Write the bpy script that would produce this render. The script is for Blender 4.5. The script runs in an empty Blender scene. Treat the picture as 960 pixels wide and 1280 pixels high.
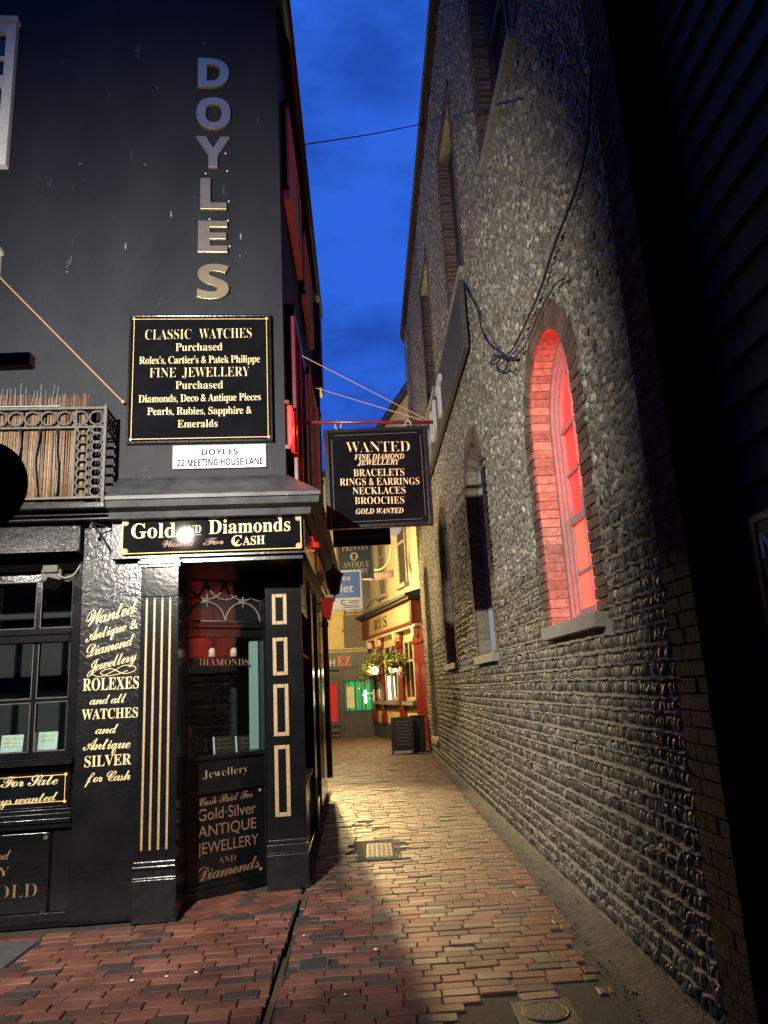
import bpy, bmesh, math, random
import numpy as np
from mathutils import Vector, Matrix
from mathutils.geometry import tessellate_polygon

random.seed(7)
rng = np.random.default_rng(7)
SC = bpy.context.scene
COL = SC.collection
PI = math.pi

# ------------------------------------------------------------------ camera
FPX, CX, CY, EYE = 915.0, 480.0, 640.0, 1.6
def _nrm(v): return v / np.linalg.norm(v)
_up = _nrm(np.array([275 - CX, -3170 - CY, FPX]))
_al = np.array([461 - CX, 861 - CY, FPX]); _al = _nrm(_al - _up * np.dot(_al, _up))
_rt = _nrm(np.cross(_al, _up))
if _rt[0] < 0: _rt = -_rt
CAMM = np.array([_rt, _al, _up])            # world = CAMM @ (x right, y down, z forward)
cam = bpy.data.cameras.new("camera")
cam.sensor_fit = 'VERTICAL'; cam.sensor_height = 36; cam.lens = FPX / 1280 * 36
cam.clip_start = 0.05; cam.clip_end = 600
camo = bpy.data.objects.new("camera", cam); COL.objects.link(camo)
_r = CAMM @ np.array([1, 0, 0]); _u = CAMM @ np.array([0, -1, 0]); _b = CAMM @ np.array([0, 0, -1])
camo.matrix_world = Matrix(((_r[0], _u[0], _b[0], 0), (_r[1], _u[1], _b[1], 0), (_r[2], _u[2], _b[2], EYE), (0, 0, 0, 1)))
SC.camera = camo

# ------------------------------------------------------------------ world: dusk sky
world = bpy.data.worlds.new("World"); SC.world = world; world.use_nodes = True
nt = world.node_tree; nd = nt.nodes; lk = nt.links
bg = nd['Background']
sky = nd.new('ShaderNodeTexSky'); sky.sky_type = 'NISHITA'; sky.sun_disc = False
sky.sun_elevation = math.radians(-4); sky.sun_rotation = math.radians(150)
tc = nd.new('ShaderNodeTexCoord')
mp_ = nd.new('ShaderNodeMapping'); mp_.inputs['Scale'].default_value = (1.6, 1.6, 4.2)
lk.new(tc.outputs['Generated'], mp_.inputs[0])
cl = nd.new('ShaderNodeTexNoise'); cl.inputs['Scale'].default_value = 2.6; cl.inputs['Detail'].default_value = 7; cl.inputs['Roughness'].default_value = .6
lk.new(mp_.outputs[0], cl.inputs['Vector'])
rp = nd.new('ShaderNodeValToRGB')
rp.color_ramp.elements[0].position = .36; rp.color_ramp.elements[0].color = (.014, .073, .45, 1)
rp.color_ramp.elements[1].position = .60; rp.color_ramp.elements[1].color = (.027, .130, .73, 1)
lk.new(cl.outputs['Fac'], rp.inputs[0])
ad = nd.new('ShaderNodeMix'); ad.data_type = 'RGBA'; ad.blend_type = 'ADD'; ad.inputs[0].default_value = 1
sm = nd.new('ShaderNodeMix'); sm.data_type = 'RGBA'; sm.blend_type = 'MULTIPLY'; sm.inputs[0].default_value = 1
sm.inputs[7].default_value = (.05, .05, .05, 1)
lk.new(sky.outputs[0], sm.inputs[6]); lk.new(sm.outputs[2], ad.inputs[7]); lk.new(rp.outputs[0], ad.inputs[6])
lk.new(ad.outputs[2], bg.inputs['Color']); bg.inputs['Strength'].default_value = 1.0

# ------------------------------------------------------------------ lamps of the place
def lamp(name, kind, loc, energy, color, target=None, cone=90, blend=.5, radius=.1):
    l = bpy.data.lights.new(name, kind); l.energy = energy; l.color = color
    o = bpy.data.objects.new(name, l); COL.objects.link(o); o.location = loc
    if kind == 'SPOT':
        l.spot_size = math.radians(cone); l.spot_blend = blend
    if kind in ('SPOT', 'POINT'): l.shadow_soft_size = radius
    if target is not None:
        o.rotation_euler = (Vector(target) - Vector(loc)).to_track_quat('-Z', 'Y').to_euler()
    return o
lamp("street_floodlight", 'SPOT', (-1.9, 1.6, 3.85), 3800, (1.0, .93, .81), (-1.25, 11.6, 2.85), 113, 1.0, .045)
lamp("street_floodlight", 'SPOT', (-4.1, 1.6, 3.6), 560, (1.0, .93, .82), (-2.1, 5.0, .3), 76, .9, .10)
lamp("alley_floodlight", 'SPOT', (-1.32, 17.9, 5.2), 6000, (1.0, .69, .29), (-.25, 9.0, 0), 42, .8, .10)
lamp("alley_lamp", 'POINT', (-1.25, 14.3, 4.4), 360, (1.0, .82, .55), None, radius=.12)
lamp("alley_lamp", 'POINT', (-1.25, 20.6, 4.3), 1450, (1.0, .74, .34), None, radius=.14)

SC.view_settings.view_transform = 'Standard'; SC.view_settings.look = 'None'
SC.view_settings.exposure = 0; SC.view_settings.gamma = 1
SC.cycles.max_bounces = 6; SC.cycles.caustics_reflective = False; SC.cycles.caustics_refractive = False
SC.cycles.transparent_max_bounces = 12
SC.cycles.sample_clamp_indirect = 4

# ------------------------------------------------------------------ helpers
def ray(px, py): return CAMM @ _nrm(np.array([px - CX, py - CY, FPX]))
def atX(px, py, X):
    r = ray(px, py); return Vector(np.array([0, 0, EYE]) + r * X / r[0])
def atY(px, py, Y):
    r = ray(px, py); return Vector(np.array([0, 0, EYE]) + r * Y / r[1])
def gnd(px, py, z=0):
    r = ray(px, py); return Vector(np.array([0, 0, EYE]) + r * (z - EYE) / r[2])
def onplane(px, py, P, N):
    r = Vector(ray(px, py)); o = Vector((0, 0, EYE)); t = (Vector(P) - o).dot(N) / r.dot(N); return o + r * t

WM = {}
def tag(o, label=None, cat=None, group=None, kind=None):
    if label: o['label'] = label
    if cat: o['category'] = cat
    if group: o['group'] = group
    if kind: o['kind'] = kind
    return o
def thing(name, label, cat, M=None, group=None, kind=None):
    o = bpy.data.objects.new(name, None); COL.objects.link(o); o.empty_display_size = .2
    M = M if M is not None else Matrix.Identity(4)
    o.matrix_world = M; WM[o] = M.copy()
    return tag(o, label, cat, group, kind)
def at(x, y, z, rz=0): return Matrix.Translation((x, y, z)) @ Matrix.Rotation(rz, 4, 'Z')

class MB:
    """collects geometry given in the frame T and keeps it in world coordinates"""
    def __init__(s, T=None):
        s.T = T if T is not None else Matrix.Identity(4); s.v = []; s.f = []; s.m = []
    def add(s, vs, fs, m=0, T=None):
        T = s.T if T is None else T
        b = len(s.v); s.v += [T @ Vector(v) for v in vs]
        s.f += [tuple(b + i for i in f) for f in fs]; s.m += [m] * len(fs); return s
    def box(s, x0, x1, y0, y1, z0, z1, m=0):
        if x0 > x1: x0, x1 = x1, x0
        if y0 > y1: y0, y1 = y1, y0
        if z0 > z1: z0, z1 = z1, z0
        v = [(x, y, z) for z in (z0, z1) for y in (y0, y1) for x in (x0, x1)]
        return s.add(v, [(0, 2, 3, 1), (4, 5, 7, 6), (0, 1, 5, 4), (1, 3, 7, 5), (3, 2, 6, 7), (2, 0, 4, 6)], m)
    def prism(s, poly, lo, hi, ax=2, m=0):
        """poly: 2D points of the two other axes (in order), extruded along axis ax from lo to hi"""
        def mk(p, h):
            if ax == 2: return (p[0], p[1], h)
            if ax == 1: return (p[0], h, p[1])
            return (h, p[0], p[1])
        n = len(poly); v = [mk(p, lo) for p in poly] + [mk(p, hi) for p in poly]
        tri = tessellate_polygon([[Vector((p[0], p[1], 0)) for p in poly]])
        f = [tuple(t) for t in tri] + [tuple(i + n for i in reversed(t)) for t in tri]
        f += [(i, (i + 1) % n, (i + 1) % n + n, i + n) for i in range(n)]
        return s.add(v, f, m)
    def quad(s, a, b, c, d, m=0): return s.add([a, b, c, d], [(0, 1, 2, 3)], m)
    def tube(s, pts, r, n=8, m=0, closed=False, cap=True):
        pts = [Vector(p) for p in pts]; N = len(pts); vs = []; fs = []
        prev = None
        for i, p in enumerate(pts):
            a = pts[(i - 1) % N] if (closed or i > 0) else p
            b = pts[(i + 1) % N] if (closed or i < N - 1) else p
            t = (b - a).normalized()
            if prev is None:
                q = Vector((0, 0, 1)) if abs(t.z) < .9 else Vector((1, 0, 0)); q = (q - t * q.dot(t)).normalized()
            else:
                q = prev - t * prev.dot(t); q = q.normalized() if q.length > 1e-6 else t.orthogonal().normalized()
            prev = q; w = t.cross(q)
            rr = r[i] if isinstance(r, (list, tuple)) else r
            for k in range(n):
                an = 2 * PI * k / n; vs.append(p + (q * math.cos(an) + w * math.sin(an)) * rr)
        for i in range(N if closed else N - 1):
            j = (i + 1) % N
            for k in range(n):
                l = (k + 1) % n; fs.append((i * n + k, i * n + l, j * n + l, j * n + k))
        if cap and not closed:
            fs.append(tuple(range(n - 1, -1, -1))); fs.append(tuple((N - 1) * n + k for k in range(n)))
        return s.add(vs, fs, m)
    def lathe(s, c, prof, n=20, m=0, axis='z'):
        vs = []; fs = []
        for (r, h) in prof:
            for k in range(n):
                a = 2 * PI * k / n
                if axis == 'z': p = (c[0] + r * math.cos(a), c[1] + r * math.sin(a), c[2] + h)
                elif axis == 'y': p = (c[0] + r * math.cos(a), c[1] + h, c[2] + r * math.sin(a))
                else: p = (c[0] + h, c[1] + r * math.cos(a), c[2] + r * math.sin(a))
                vs.append(p)
        for i in range(len(prof) - 1):
            for k in range(n):
                l = (k + 1) % n; fs.append((i * n + k, i * n + l, (i + 1) * n + l, (i + 1) * n + k))
        fs.append(tuple(range(n - 1, -1, -1))); fs.append(tuple((len(prof) - 1) * n + k for k in range(n)))
        return s.add(vs, fs, m)
    def build(s, name, mats, parent=None, **kw):
        mk = getattr(s, 'marks', None)
        if mk and len(mk) > 1 and parent is not None:
            mk = mk + [(len(s.v), len(s.f))]
            for (v0, f0), (v1, f1) in zip(mk, mk[1:]):
                p = MB(); p.v = s.v[v0:v1]; p.f = [tuple(i - v0 for i in f) for f in s.f[f0:f1]]; p.m = s.m[f0:f1]; o = p._build(name, mats, parent, **kw)
            return o
        return s._build(name, mats, parent, **kw)
    def _build(s, name, mats, parent=None, label=None, smooth=False, bevel=0, loc=None, fix=True):
        if not isinstance(mats, (list, tuple)): mats = [mats]
        me = bpy.data.meshes.new(name)
        if parent is not None: Mi = WM[parent].inverted()
        elif loc is not None: Mi = Matrix.Translation(-Vector(loc))
        else: Mi = Matrix.Identity(4)
        me.from_pydata([Mi @ v for v in s.v], [], s.f)
        for mt in mats: me.materials.append(mt)
        if len(mats) > 1: me.polygons.foreach_set('material_index', s.m)
        if fix:
            bm = bmesh.new(); bm.from_mesh(me); bmesh.ops.recalc_face_normals(bm, faces=bm.faces); bm.to_mesh(me); bm.free()
        if smooth: me.polygons.foreach_set('use_smooth', [True] * len(me.polygons))
        me.update()
        o = bpy.data.objects.new(name, me); COL.objects.link(o)
        if parent is not None:
            o.parent = parent; WM[o] = WM[parent]
        else:
            if loc is not None: o.location = loc
            WM[o] = Matrix.Translation(loc) if loc is not None else Matrix.Identity(4)
        if label: o['label'] = label
        if bevel:
            b = o.modifiers.new('edge', 'BEVEL'); b.width = bevel; b.segments = 2; b.limit_method = 'ANGLE'; b.angle_limit = math.radians(40)
        return o

# ------------------------------------------------------------------ materials
def mat(name, col, rough=.5, metal=0., var=None, vscale=8., vdetail=5., bump=0., bscale=60., bdetail=3., spec=.5, emit=None, estr=0.,
        island=None, coat=0., stain=None, stretch=None):
    m = bpy.data.materials.new(name); m.use_nodes = True
    n = m.node_tree.nodes; l = m.node_tree.links; b = n['Principled BSDF']
    b.inputs['Base Color'].default_value = (*col, 1); b.inputs['Roughness'].default_value = rough
    b.inputs['Metallic'].default_value = metal; b.inputs['Specular IOR Level'].default_value = spec
    b.inputs['Coat Weight'].default_value = coat; b.inputs['Coat Roughness'].default_value = .05
    t = n.new('ShaderNodeTexCoord'); vec = t.outputs['Object']
    if stretch:
        mpn = n.new('ShaderNodeMapping'); mpn.inputs['Scale'].default_value = stretch; l.new(vec, mpn.inputs[0]); vec = mpn.outputs[0]
    cur = None
    if island:                       # list of (position, colour): one colour per separate stone or brick
        g = n.new('ShaderNodeNewGeometry'); r = n.new('ShaderNodeValToRGB'); r.color_ramp.interpolation = 'LINEAR'
        el = r.color_ramp.elements
        while len(el) < len(island): el.new(.5)
        for e, (p, c) in zip(el, island): e.position = p; e.color = (*c, 1)
        l.new(g.outputs['Random Per Island'], r.inputs[0]); cur = r.outputs[0]
    if var:
        x = n.new('ShaderNodeTexNoise'); x.inputs['Scale'].default_value = vscale; x.inputs['Detail'].default_value = vdetail; x.inputs['Roughness'].default_value = .62
        l.new(vec, x.inputs['Vector'])
        r = n.new('ShaderNodeValToRGB'); r.color_ramp.elements[0].position = .35; r.color_ramp.elements[1].position = .68
        if cur is None:
            r.color_ramp.elements[0].color = (*col, 1); r.color_ramp.elements[1].color = (*var, 1); l.new(x.outputs['Fac'], r.inputs[0]); cur = r.outputs[0]
        else:
            r.color_ramp.elements[0].color = (*var, 1); r.color_ramp.elements[1].color = (1, 1, 1, 1); l.new(x.outputs['Fac'], r.inputs[0])
            mx = n.new('ShaderNodeMix'); mx.data_type = 'RGBA'; mx.blend_type = 'MULTIPLY'; mx.inputs[0].default_value = 1
            l.new(cur, mx.inputs[6]); l.new(r.outputs[0], mx.inputs[7]); cur = mx.outputs[2]
    if stain:                        # (colour, threshold, scale)
        x = n.new('ShaderNodeTexNoise'); x.inputs['Scale'].default_value = stain[2]; x.inputs['Detail'].default_value = 6; x.inputs['Roughness'].default_value = .7
        l.new(vec, x.inputs['Vector'])
        r = n.new('ShaderNodeValToRGB'); r.color_ramp.elements[0].position = stain[1]; r.color_ramp.elements[1].position = stain[1] + .06
        l.new(x.outputs['Fac'], r.inputs[0])
        mx = n.new('ShaderNodeMix'); mx.data_type = 'RGBA'; l.new(r.outputs[0], mx.inputs[0])
        if cur is None: mx.inputs[6].default_value = (*col, 1)
        else: l.new(cur, mx.inputs[6])
        mx.inputs[7].default_value = (*stain[0], 1); cur = mx.outputs[2]
    if cur is not None: l.new(cur, b.inputs['Base Color'])
    if bump:
        x = n.new('ShaderNodeTexNoise'); x.inputs['Scale'].default_value = bscale; x.inputs['Detail'].default_value = bdetail
        l.new(vec, x.inputs['Vector'])
        bn = n.new('ShaderNodeBump'); bn.inputs['Strength'].default_value = bump; bn.inputs['Distance'].default_value = .01
        l.new(x.outputs['Fac'], bn.inputs['Height']); l.new(bn.outputs[0], b.inputs['Normal'])
        if coat: l.new(bn.outputs[0], b.inputs['Coat Normal'])
    if emit: b.inputs['Emission Color'].default_value = (*emit, 1); b.inputs['Emission Strength'].default_value = estr
    return m
def glass_mat(name, tint=(.85, .9, .9), rough=.03, refl=1.0):
    m = bpy.data.materials.new(name); m.use_nodes = True; n = m.node_tree.nodes; l = m.node_tree.links
    n.remove(n['Principled BSDF'])
    tr = n.new('ShaderNodeBsdfTransparent'); tr.inputs[0].default_value = (*tint, 1)
    gl = n.new('ShaderNodeBsdfGlossy'); gl.inputs['Roughness'].default_value = rough
    lw = n.new('ShaderNodeLayerWeight'); lw.inputs[0].default_value = .5
    pw = n.new('ShaderNodeMath'); pw.operation = 'POWER'; pw.inputs[1].default_value = 5; l.new(lw.outputs['Facing'], pw.inputs[0])
    fr = n.new('ShaderNodeMath'); fr.operation = 'MULTIPLY_ADD'; fr.inputs[1].default_value = .92; fr.inputs[2].default_value = .045; l.new(pw.outputs[0], fr.inputs[0])
    mx = n.new('ShaderNodeMixShader'); l.new(fr.outputs[0], mx.inputs[0]); l.new(tr.outputs[0], mx.inputs[1]); l.new(gl.outputs[0], mx.inputs[2])
    l.new(mx.outputs[0], n['Material Output'].inputs[0]); return m

M = {}
M['gloss'] = mat('black_gloss_paint', (.0032, .0034, .0042), .14, var=(.006, .006, .0065), vscale=5, bump=.10, bscale=38, bdetail=4, coat=.25, stain=((.07, .07, .066), .69, 20))
M['gloss_rough'] = mat('black_gloss_over_render', (.0032, .0034, .0042), .2, var=(.006, .006, .0065), vscale=5, bump=.36, bscale=30, bdetail=6, coat=.1, stain=((.07, .07, .07), .74, 30))
M['trim'] = mat('black_trim_paint', (.0045, .0048, .006), .22, var=(.011, .011, .011), vscale=14, bump=.15, bscale=50, stain=((.12, .12, .11), .72, 28))
M['facade'] = mat('black_masonry_paint', (.0076, .0088, .0122), .66, spec=.22, var=(.0128, .0144, .0185), vscale=2.2, bump=.25, bscale=45, bdetail=6, stain=((.036, .038, .043), .65, 7), stretch=(1, 1, .35))
M['lead'] = mat('weathered_lead', (.02, .0215, .024), .5, spec=.3, var=(.045, .047, .05), vscale=6, bump=.2, bscale=18, stain=((.35, .35, .34), .70, 12))
M['roof'] = mat('dark_slate', (.012, .012, .014), .7, var=(.02, .02, .022), vscale=20, bump=.3, bscale=30)
M['board'] = mat('sign_black', (.003, .0033, .0045), .025, var=(.005, .0053, .006), vscale=4, bump=.006, bscale=14)
M['cream'] = mat('cream_letter_paint', (.46, .37, .20), .6, var=(.38, .29, .145), vscale=30)
M['gold'] = mat('gold_leaf_paint', (.27, .19, .095), .5, var=(.19, .12, .055), vscale=26)
M['goldline'] = mat('gold_line_paint', (.62, .40, .13), .45, var=(.45, .27, .08), vscale=40)
M['goldmetal'] = mat('gilded_metal', (.60, .49, .31), .34, metal=.9, var=(.50, .40, .25), vscale=12, bump=.08, bscale=20)
M['brown_letter'] = mat('faded_gold_letter', (.17, .095, .055), .6, var=(.11, .06, .034), vscale=30)
M['white'] = mat('white_paint', (.52, .52, .51), .6, var=(.40, .40, .39), vscale=12)
M['navy'] = mat('navy_letter', (.008, .009, .03), .7, spec=.2)
M['iron'] = mat('old_iron', (.024, .022, .020), .65, var=(.058, .052, .043), vscale=30, bump=.35, bscale=90)
M['darkiron'] = mat('black_iron', (.012, .012, .012), .5)
M['bamboo'] = mat('bamboo_cane', (.33, .21, .11), .6, island=[(0, (.065, .036, .020)), (.4, (.125, .078, .044)), (.75, (.20, .135, .082)), (1, (.10, .058, .032))], var=(.6, .55, .5), vscale=18, bump=.3, bscale=60)
M['spike'] = mat('steel_spike', (.5, .5, .5), .35, metal=.8)
M['maroon'] = mat('maroon_paint', (.085, .012, .014), .35, var=(.05, .008, .01), vscale=8)
M['darkmaroon'] = mat('dark_maroon_timber', (.012, .003, .003), .5)
M['matteblack'] = mat('matt_black', (.0015, .0015, .0015), 1, spec=.0)
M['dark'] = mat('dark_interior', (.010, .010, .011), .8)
M['rope'] = mat('tan_wire', (.22, .145, .08), .7)
M['cable'] = mat('black_cable', (.010, .010, .010), .5)
M['glass'] = glass_mat('window_glass')
M['darkglass'] = mat('dark_window_glass', (.006, .007, .009), .06, spec=.6, bump=.02, bscale=3)
M['card'] = mat('printed_card', (.36, .43, .39), .5, var=(.28, .34, .31), vscale=20)
M['blackcard'] = mat('black_card', (.015, .013, .012), .45)
M['palegreen'] = mat('pale_green_paint', (.24, .33, .31), .5)
M['redlamp'] = mat('red_lamp_glass', (.4, .02, .02), .3, emit=(1, .035, .03), estr=1.1)
M['redpane'] = mat('red_lit_blind', (.2, .02, .02), .4, emit=(1, .042, .036), estr=1.0)
M['peachpane'] = mat('red_lit_curtain', (.2, .06, .04), .4, emit=(1, .135, .075), estr=1.1)
M['mortar'] = mat('lime_mortar', (.27, .242, .184), .95, spec=.2, var=(.15, .134, .104), vscale=5, bump=.8, bscale=55, bdetail=6)
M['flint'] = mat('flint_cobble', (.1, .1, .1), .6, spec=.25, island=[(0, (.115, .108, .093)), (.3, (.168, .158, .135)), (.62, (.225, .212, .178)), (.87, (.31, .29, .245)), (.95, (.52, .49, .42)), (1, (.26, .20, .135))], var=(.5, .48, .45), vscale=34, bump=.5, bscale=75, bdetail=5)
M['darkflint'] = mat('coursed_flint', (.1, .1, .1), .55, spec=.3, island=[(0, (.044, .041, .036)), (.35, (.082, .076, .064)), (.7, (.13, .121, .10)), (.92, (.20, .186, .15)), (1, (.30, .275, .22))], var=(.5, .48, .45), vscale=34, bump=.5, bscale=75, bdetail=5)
M['wallbrick'] = mat('old_red_brick', (.2, .1, .07), .85, spec=.2, island=[(0, (.075, .048, .038)), (.4, (.115, .070, .053)), (.8, (.165, .104, .080)), (1, (.12, .095, .082))], var=(.6, .57, .55), vscale=22, bump=.5, bscale=60)
M['limewash'] = mat('limewashed_brick', (.24, .21, .17), .85, spec=.2, island=[(0, (.17, .145, .115)), (.6, (.24, .21, .17)), (1, (.30, .27, .22))], var=(.55, .5, .45), vscale=26, bump=.6, bscale=50)
M['quoinbrick'] = mat('shade_dark_brick', (.05, .035, .03), .9, spec=.1, island=[(0, (.028, .018, .016)), (.5, (.045, .028, .024)), (1, (.062, .042, .035))], var=(.6, .57, .55), vscale=22, bump=.5, bscale=60)  # quoin brick coloured darker to imitate the unlit near end of the wall
M['paver'] = mat('clay_paver', (.2, .08, .05), .6, spec=.35, island=[(0, (.066, .046, .042)), (.08, (.082, .050, .043)), (.2, (.125, .053, .039)), (.5, (.175, .068, .045)), (.8, (.215, .084, .055)), (1, (.25, .110, .073))], var=(.40, .39, .40), vscale=2.6, vdetail=10, bump=.5, bscale=95, bdetail=6)
M['paver_grey'] = mat('weathered_paver', (.15, .11, .08), .52, island=[(0, (.055, .038, .029)), (.12, (.078, .051, .037)), (.45, (.112, .066, .043)), (.8, (.140, .079, .050)), (1, (.175, .100, .063))], var=(.42, .41, .41), vscale=2.2, vdetail=10, bump=.55, bscale=95, bdetail=6)
M['joint'] = mat('joint_dirt', (.040, .031, .025), .9, var=(.022, .018, .015), vscale=16, bump=.6, bscale=60)
M['kerb'] = mat('worn_stone', (.075, .066, .052), .9, var=(.018, .017, .013), vscale=9, vdetail=9, bump=1, bscale=28, bdetail=9, stain=((.045, .055, .025), .62, 5))
M['slab'] = mat('slate_slab', (.085, .08, .075), .6, var=(.055, .05, .05), vscale=9, bump=.3, bscale=40)
M['asphalt'] = mat('asphalt', (.030, .028, .026), .85, var=(.05, .047, .043), vscale=60, bump=.9, bscale=160)
M['castiron'] = mat('cast_iron', (.022, .021, .019), .6, var=(.04, .037, .032), vscale=20, bump=.4, bscale=60)
M['litter'] = mat('pale_litter', (.62, .58, .52), .7)
M['greyframe'] = mat('grey_window_frame', (.19, .18, .18), .45, var=(.14, .13, .13), vscale=18)
M['blueframe'] = mat('blue_grey_frame', (.26, .31, .37), .45, var=(.19, .23, .28), vscale=18)
M['darkframe'] = mat('dark_window_frame', (.03, .03, .032), .5)
M['sill'] = mat('stone_sill', (.21, .20, .18), .8, var=(.13, .125, .11), vscale=12, bump=.4, bscale=50)
M['signgrey'] = mat('slate_grey_board', (.030, .032, .034), .75, spec=.2, var=(.045, .048, .052), vscale=4)
M['palelet'] = mat('pale_grey_letter', (.5, .5, .48), .5)
M['timber'] = mat('black_timber', (.016, .016, .0165), .6, spec=.3, var=(.03, .03, .031), vscale=5, bump=.4, bscale=20, stretch=(1, .25, 3))
M['palestucco'] = mat('pale_stucco', (.40, .32, .25), .75, var=(.30, .24, .19), vscale=6, bump=.3, bscale=40)
M['creamwall'] = mat('cream_render', (.42, .345, .20), .75, var=(.33, .27, .155), vscale=4, bump=.25, bscale=40, stain=((.30, .24, .14), .66, 3))
M['yellowwall'] = mat('yellow_render', (.56, .46, .19), .75, var=(.45, .36, .14), vscale=4, bump=.2, bscale=40)
M['tanboard'] = mat('tan_name_board', (.27, .20, .115), .6, var=(.20, .145, .08), vscale=5)
M['tracery'] = mat('dull_pale_paint', (.105, .088, .070), .6, var=(.07, .055, .045), vscale=30)
M['redpaint'] = mat('pub_red_paint', (.14, .012, .014), .35, var=(.09, .008, .010), vscale=7, bump=.08, bscale=30)
M['pubblack'] = mat('grey_black_panel', (.035, .033, .030), .5, var=(.052, .049, .044), vscale=5, bump=.15, bscale=25)
M['browntile'] = mat('brown_hung_tile', (.13, .105, .072), .7, var=(.08, .065, .048), vscale=9, bump=.5, bscale=25)
M['greenlit'] = mat('green_lit_display', (.02, .2, .06), .4, emit=(.015, .42, .13), estr=.8)
M['whitelit'] = mat('lit_lamp_glass', (.9, .8, .6), .4, emit=(1, .80, .45), estr=9)
M['paper'] = mat('notice_paper', (.66, .60, .42), .6)
M['redcurtain'] = mat('red_curtain', (.35, .012, .018), .6, emit=(.5, .01, .015), estr=.55, var=(.16, .006, .01), vscale=30, stretch=(1, 1, .02))
M['letblue'] = mat('blue_sign_print', (.035, .12, .42), .45)
M['letwhite'] = mat('white_sign_print', (.60, .62, .68), .45)
M['bottlegreen'] = mat('bottle_green_sign', (.020, .042, .030), .4)
M['ringyellow'] = mat('yellow_ring_paint', (.75, .66, .33), .45)
M['pinkribbon'] = mat('pink_ribbon_board', (.26, .155, .155), .5)
M['leaf'] = mat('basket_leaf', (.08, .13, .025), .55, island=[(0, (.06, .12, .02)), (.5, (.13, .20, .04)), (.85, (.24, .28, .08)), (1, (.33, .27, .10))])
M['coir'] = mat('coir_basket', (.15, .075, .035), .9, var=(.09, .045, .02), vscale=30, bump=.6, bscale=60)
M['chalk'] = mat('chalk_writing', (.55, .55, .52), .9)
M['plaster'] = mat('stained_plaster', (.12, .115, .11), .9, var=(.08, .078, .075), vscale=5, bump=.3, bscale=40)
M['redletter'] = mat('red_orange_letter', (.75, .09, .03), .5)
M['pinkplate'] = mat('pale_pink_plate', (.55, .36, .29), .55)

# ------------------------------------------------------------------ lettering
def _map(s, up, lo, exc=None, dig=None):
    r = ''
    for c in s:
        if exc and c in exc: r += exc[c]
        elif 'A' <= c <= 'Z': r += chr(up + ord(c) - 65)
        elif 'a' <= c <= 'z': r += chr(lo + ord(c) - 97)
        elif dig and '0' <= c <= '9': r += chr(dig + ord(c) - 48)
        else: r += c
    return r
STY = {'B': (0x1d400, 0x1d41a, None, 0x1d7ce), 'BI': (0x1d468, 0x1d482, None, 0x1d7ce), 'I': (0x1d434, 0x1d44e, {'h': '\u210e'}, None),
       'S': (0x1d4d0, 0x1d4ea, None, None), 'SB': (0x1d5d4, 0x1d5ee, None, 0x1d7ec)}
_tc = {}
def text2d(s, style, offset=0., track=1.):
    key = (s, style, offset, track)
    if key in _tc: return _tc[key]
    c = bpy.data.curves.new('lettering', 'FONT')
    c.body = _map(s, *STY[style]) if style in STY else s
    c.size = 1; c.offset = offset; c.space_character = track; c.resolution_u = 4; c.fill_mode = 'FRONT'
    o = bpy.data.objects.new('lettering', c); COL.objects.link(o)
    dg = bpy.context.evaluated_depsgraph_get(); ev = o.evaluated_get(dg); me = ev.to_mesh()
    vs = [(v.co.x, v.co.y) for v in me.vertices]; fs = [tuple(p.vertices) for p in me.polygons]
    ev.to_mesh_clear(); bpy.data.objects.remove(o); bpy.data.curves.remove(c)
    x0 = min(v[0] for v in vs); x1 = max(v[0] for v in vs)
    vs = [(v[0] - x0, v[1]) for v in vs]
    _tc[key] = (vs, fs, x1 - x0); return _tc[key]
_ch = {}
def capheight(style):
    if style not in _ch:
        vs, _, _ = text2d('H' if style != 'S' else 'D', style); _ch[style] = max(v[1] for v in vs)
    return _ch[style]
def put(mb, s, style, fn, a, b, cap, off=.003, offset=0., track=1., m=0, level=False, depth=0.):
    """letters from image-plane baseline a..b, standing on the surface fn; cap = cap height in photo pixels"""
    p0, p1 = fn(*a), fn(*b); hz = (fn(a[0], a[1] - cap) - p0).length
    if level: z = (p0.z + p1.z) / 2; p0.z = z; p1.z = z
    place(mb, s, style, p0, p1, hz, off, offset, track, m, depth)
def place(mb, *a, **k):
    mb.marks = getattr(mb, 'marks', []); mb.marks.append((len(mb.v), len(mb.f))); _place(mb, *a, **k)
def _place(mb, s, style, p0, p1, hz, off=.003, offset=0., track=1., m=0, depth=0.):
    vs, fs, w = text2d(s, style, offset, track)
    r = p1 - p0; L = r.length; r.normalize(); up = Vector((0, 0, 1)); hr = Vector((r.x, r.y, 0)).normalized(); nn = hr.cross(up)
    sx = L / w; sy = hz / capheight(style)
    I4 = Matrix.Identity(4)
    P = [p0 + r * (x * sx) + up * (y * sy) + nn * off for x, y in vs]
    if depth:
        n = len(P); from collections import Counter
        ec = Counter(); 
        for f in fs:
            for i in range(len(f)):
                e = (f[i], f[(i + 1) % len(f)]); ec[tuple(sorted(e))] += 1
        F = [tuple(i + n for i in f) for f in fs]
        for f in fs:
            for i in range(len(f)):
                e = (f[i], f[(i + 1) % len(f)])
                if ec[tuple(sorted(e))] == 1: F.append((e[0], e[1], e[1] + n, e[0] + n))
        mb.add(P + [p + nn * depth for p in P], F, m, I4)
    else: mb.add(P, fs, m, I4)

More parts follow.
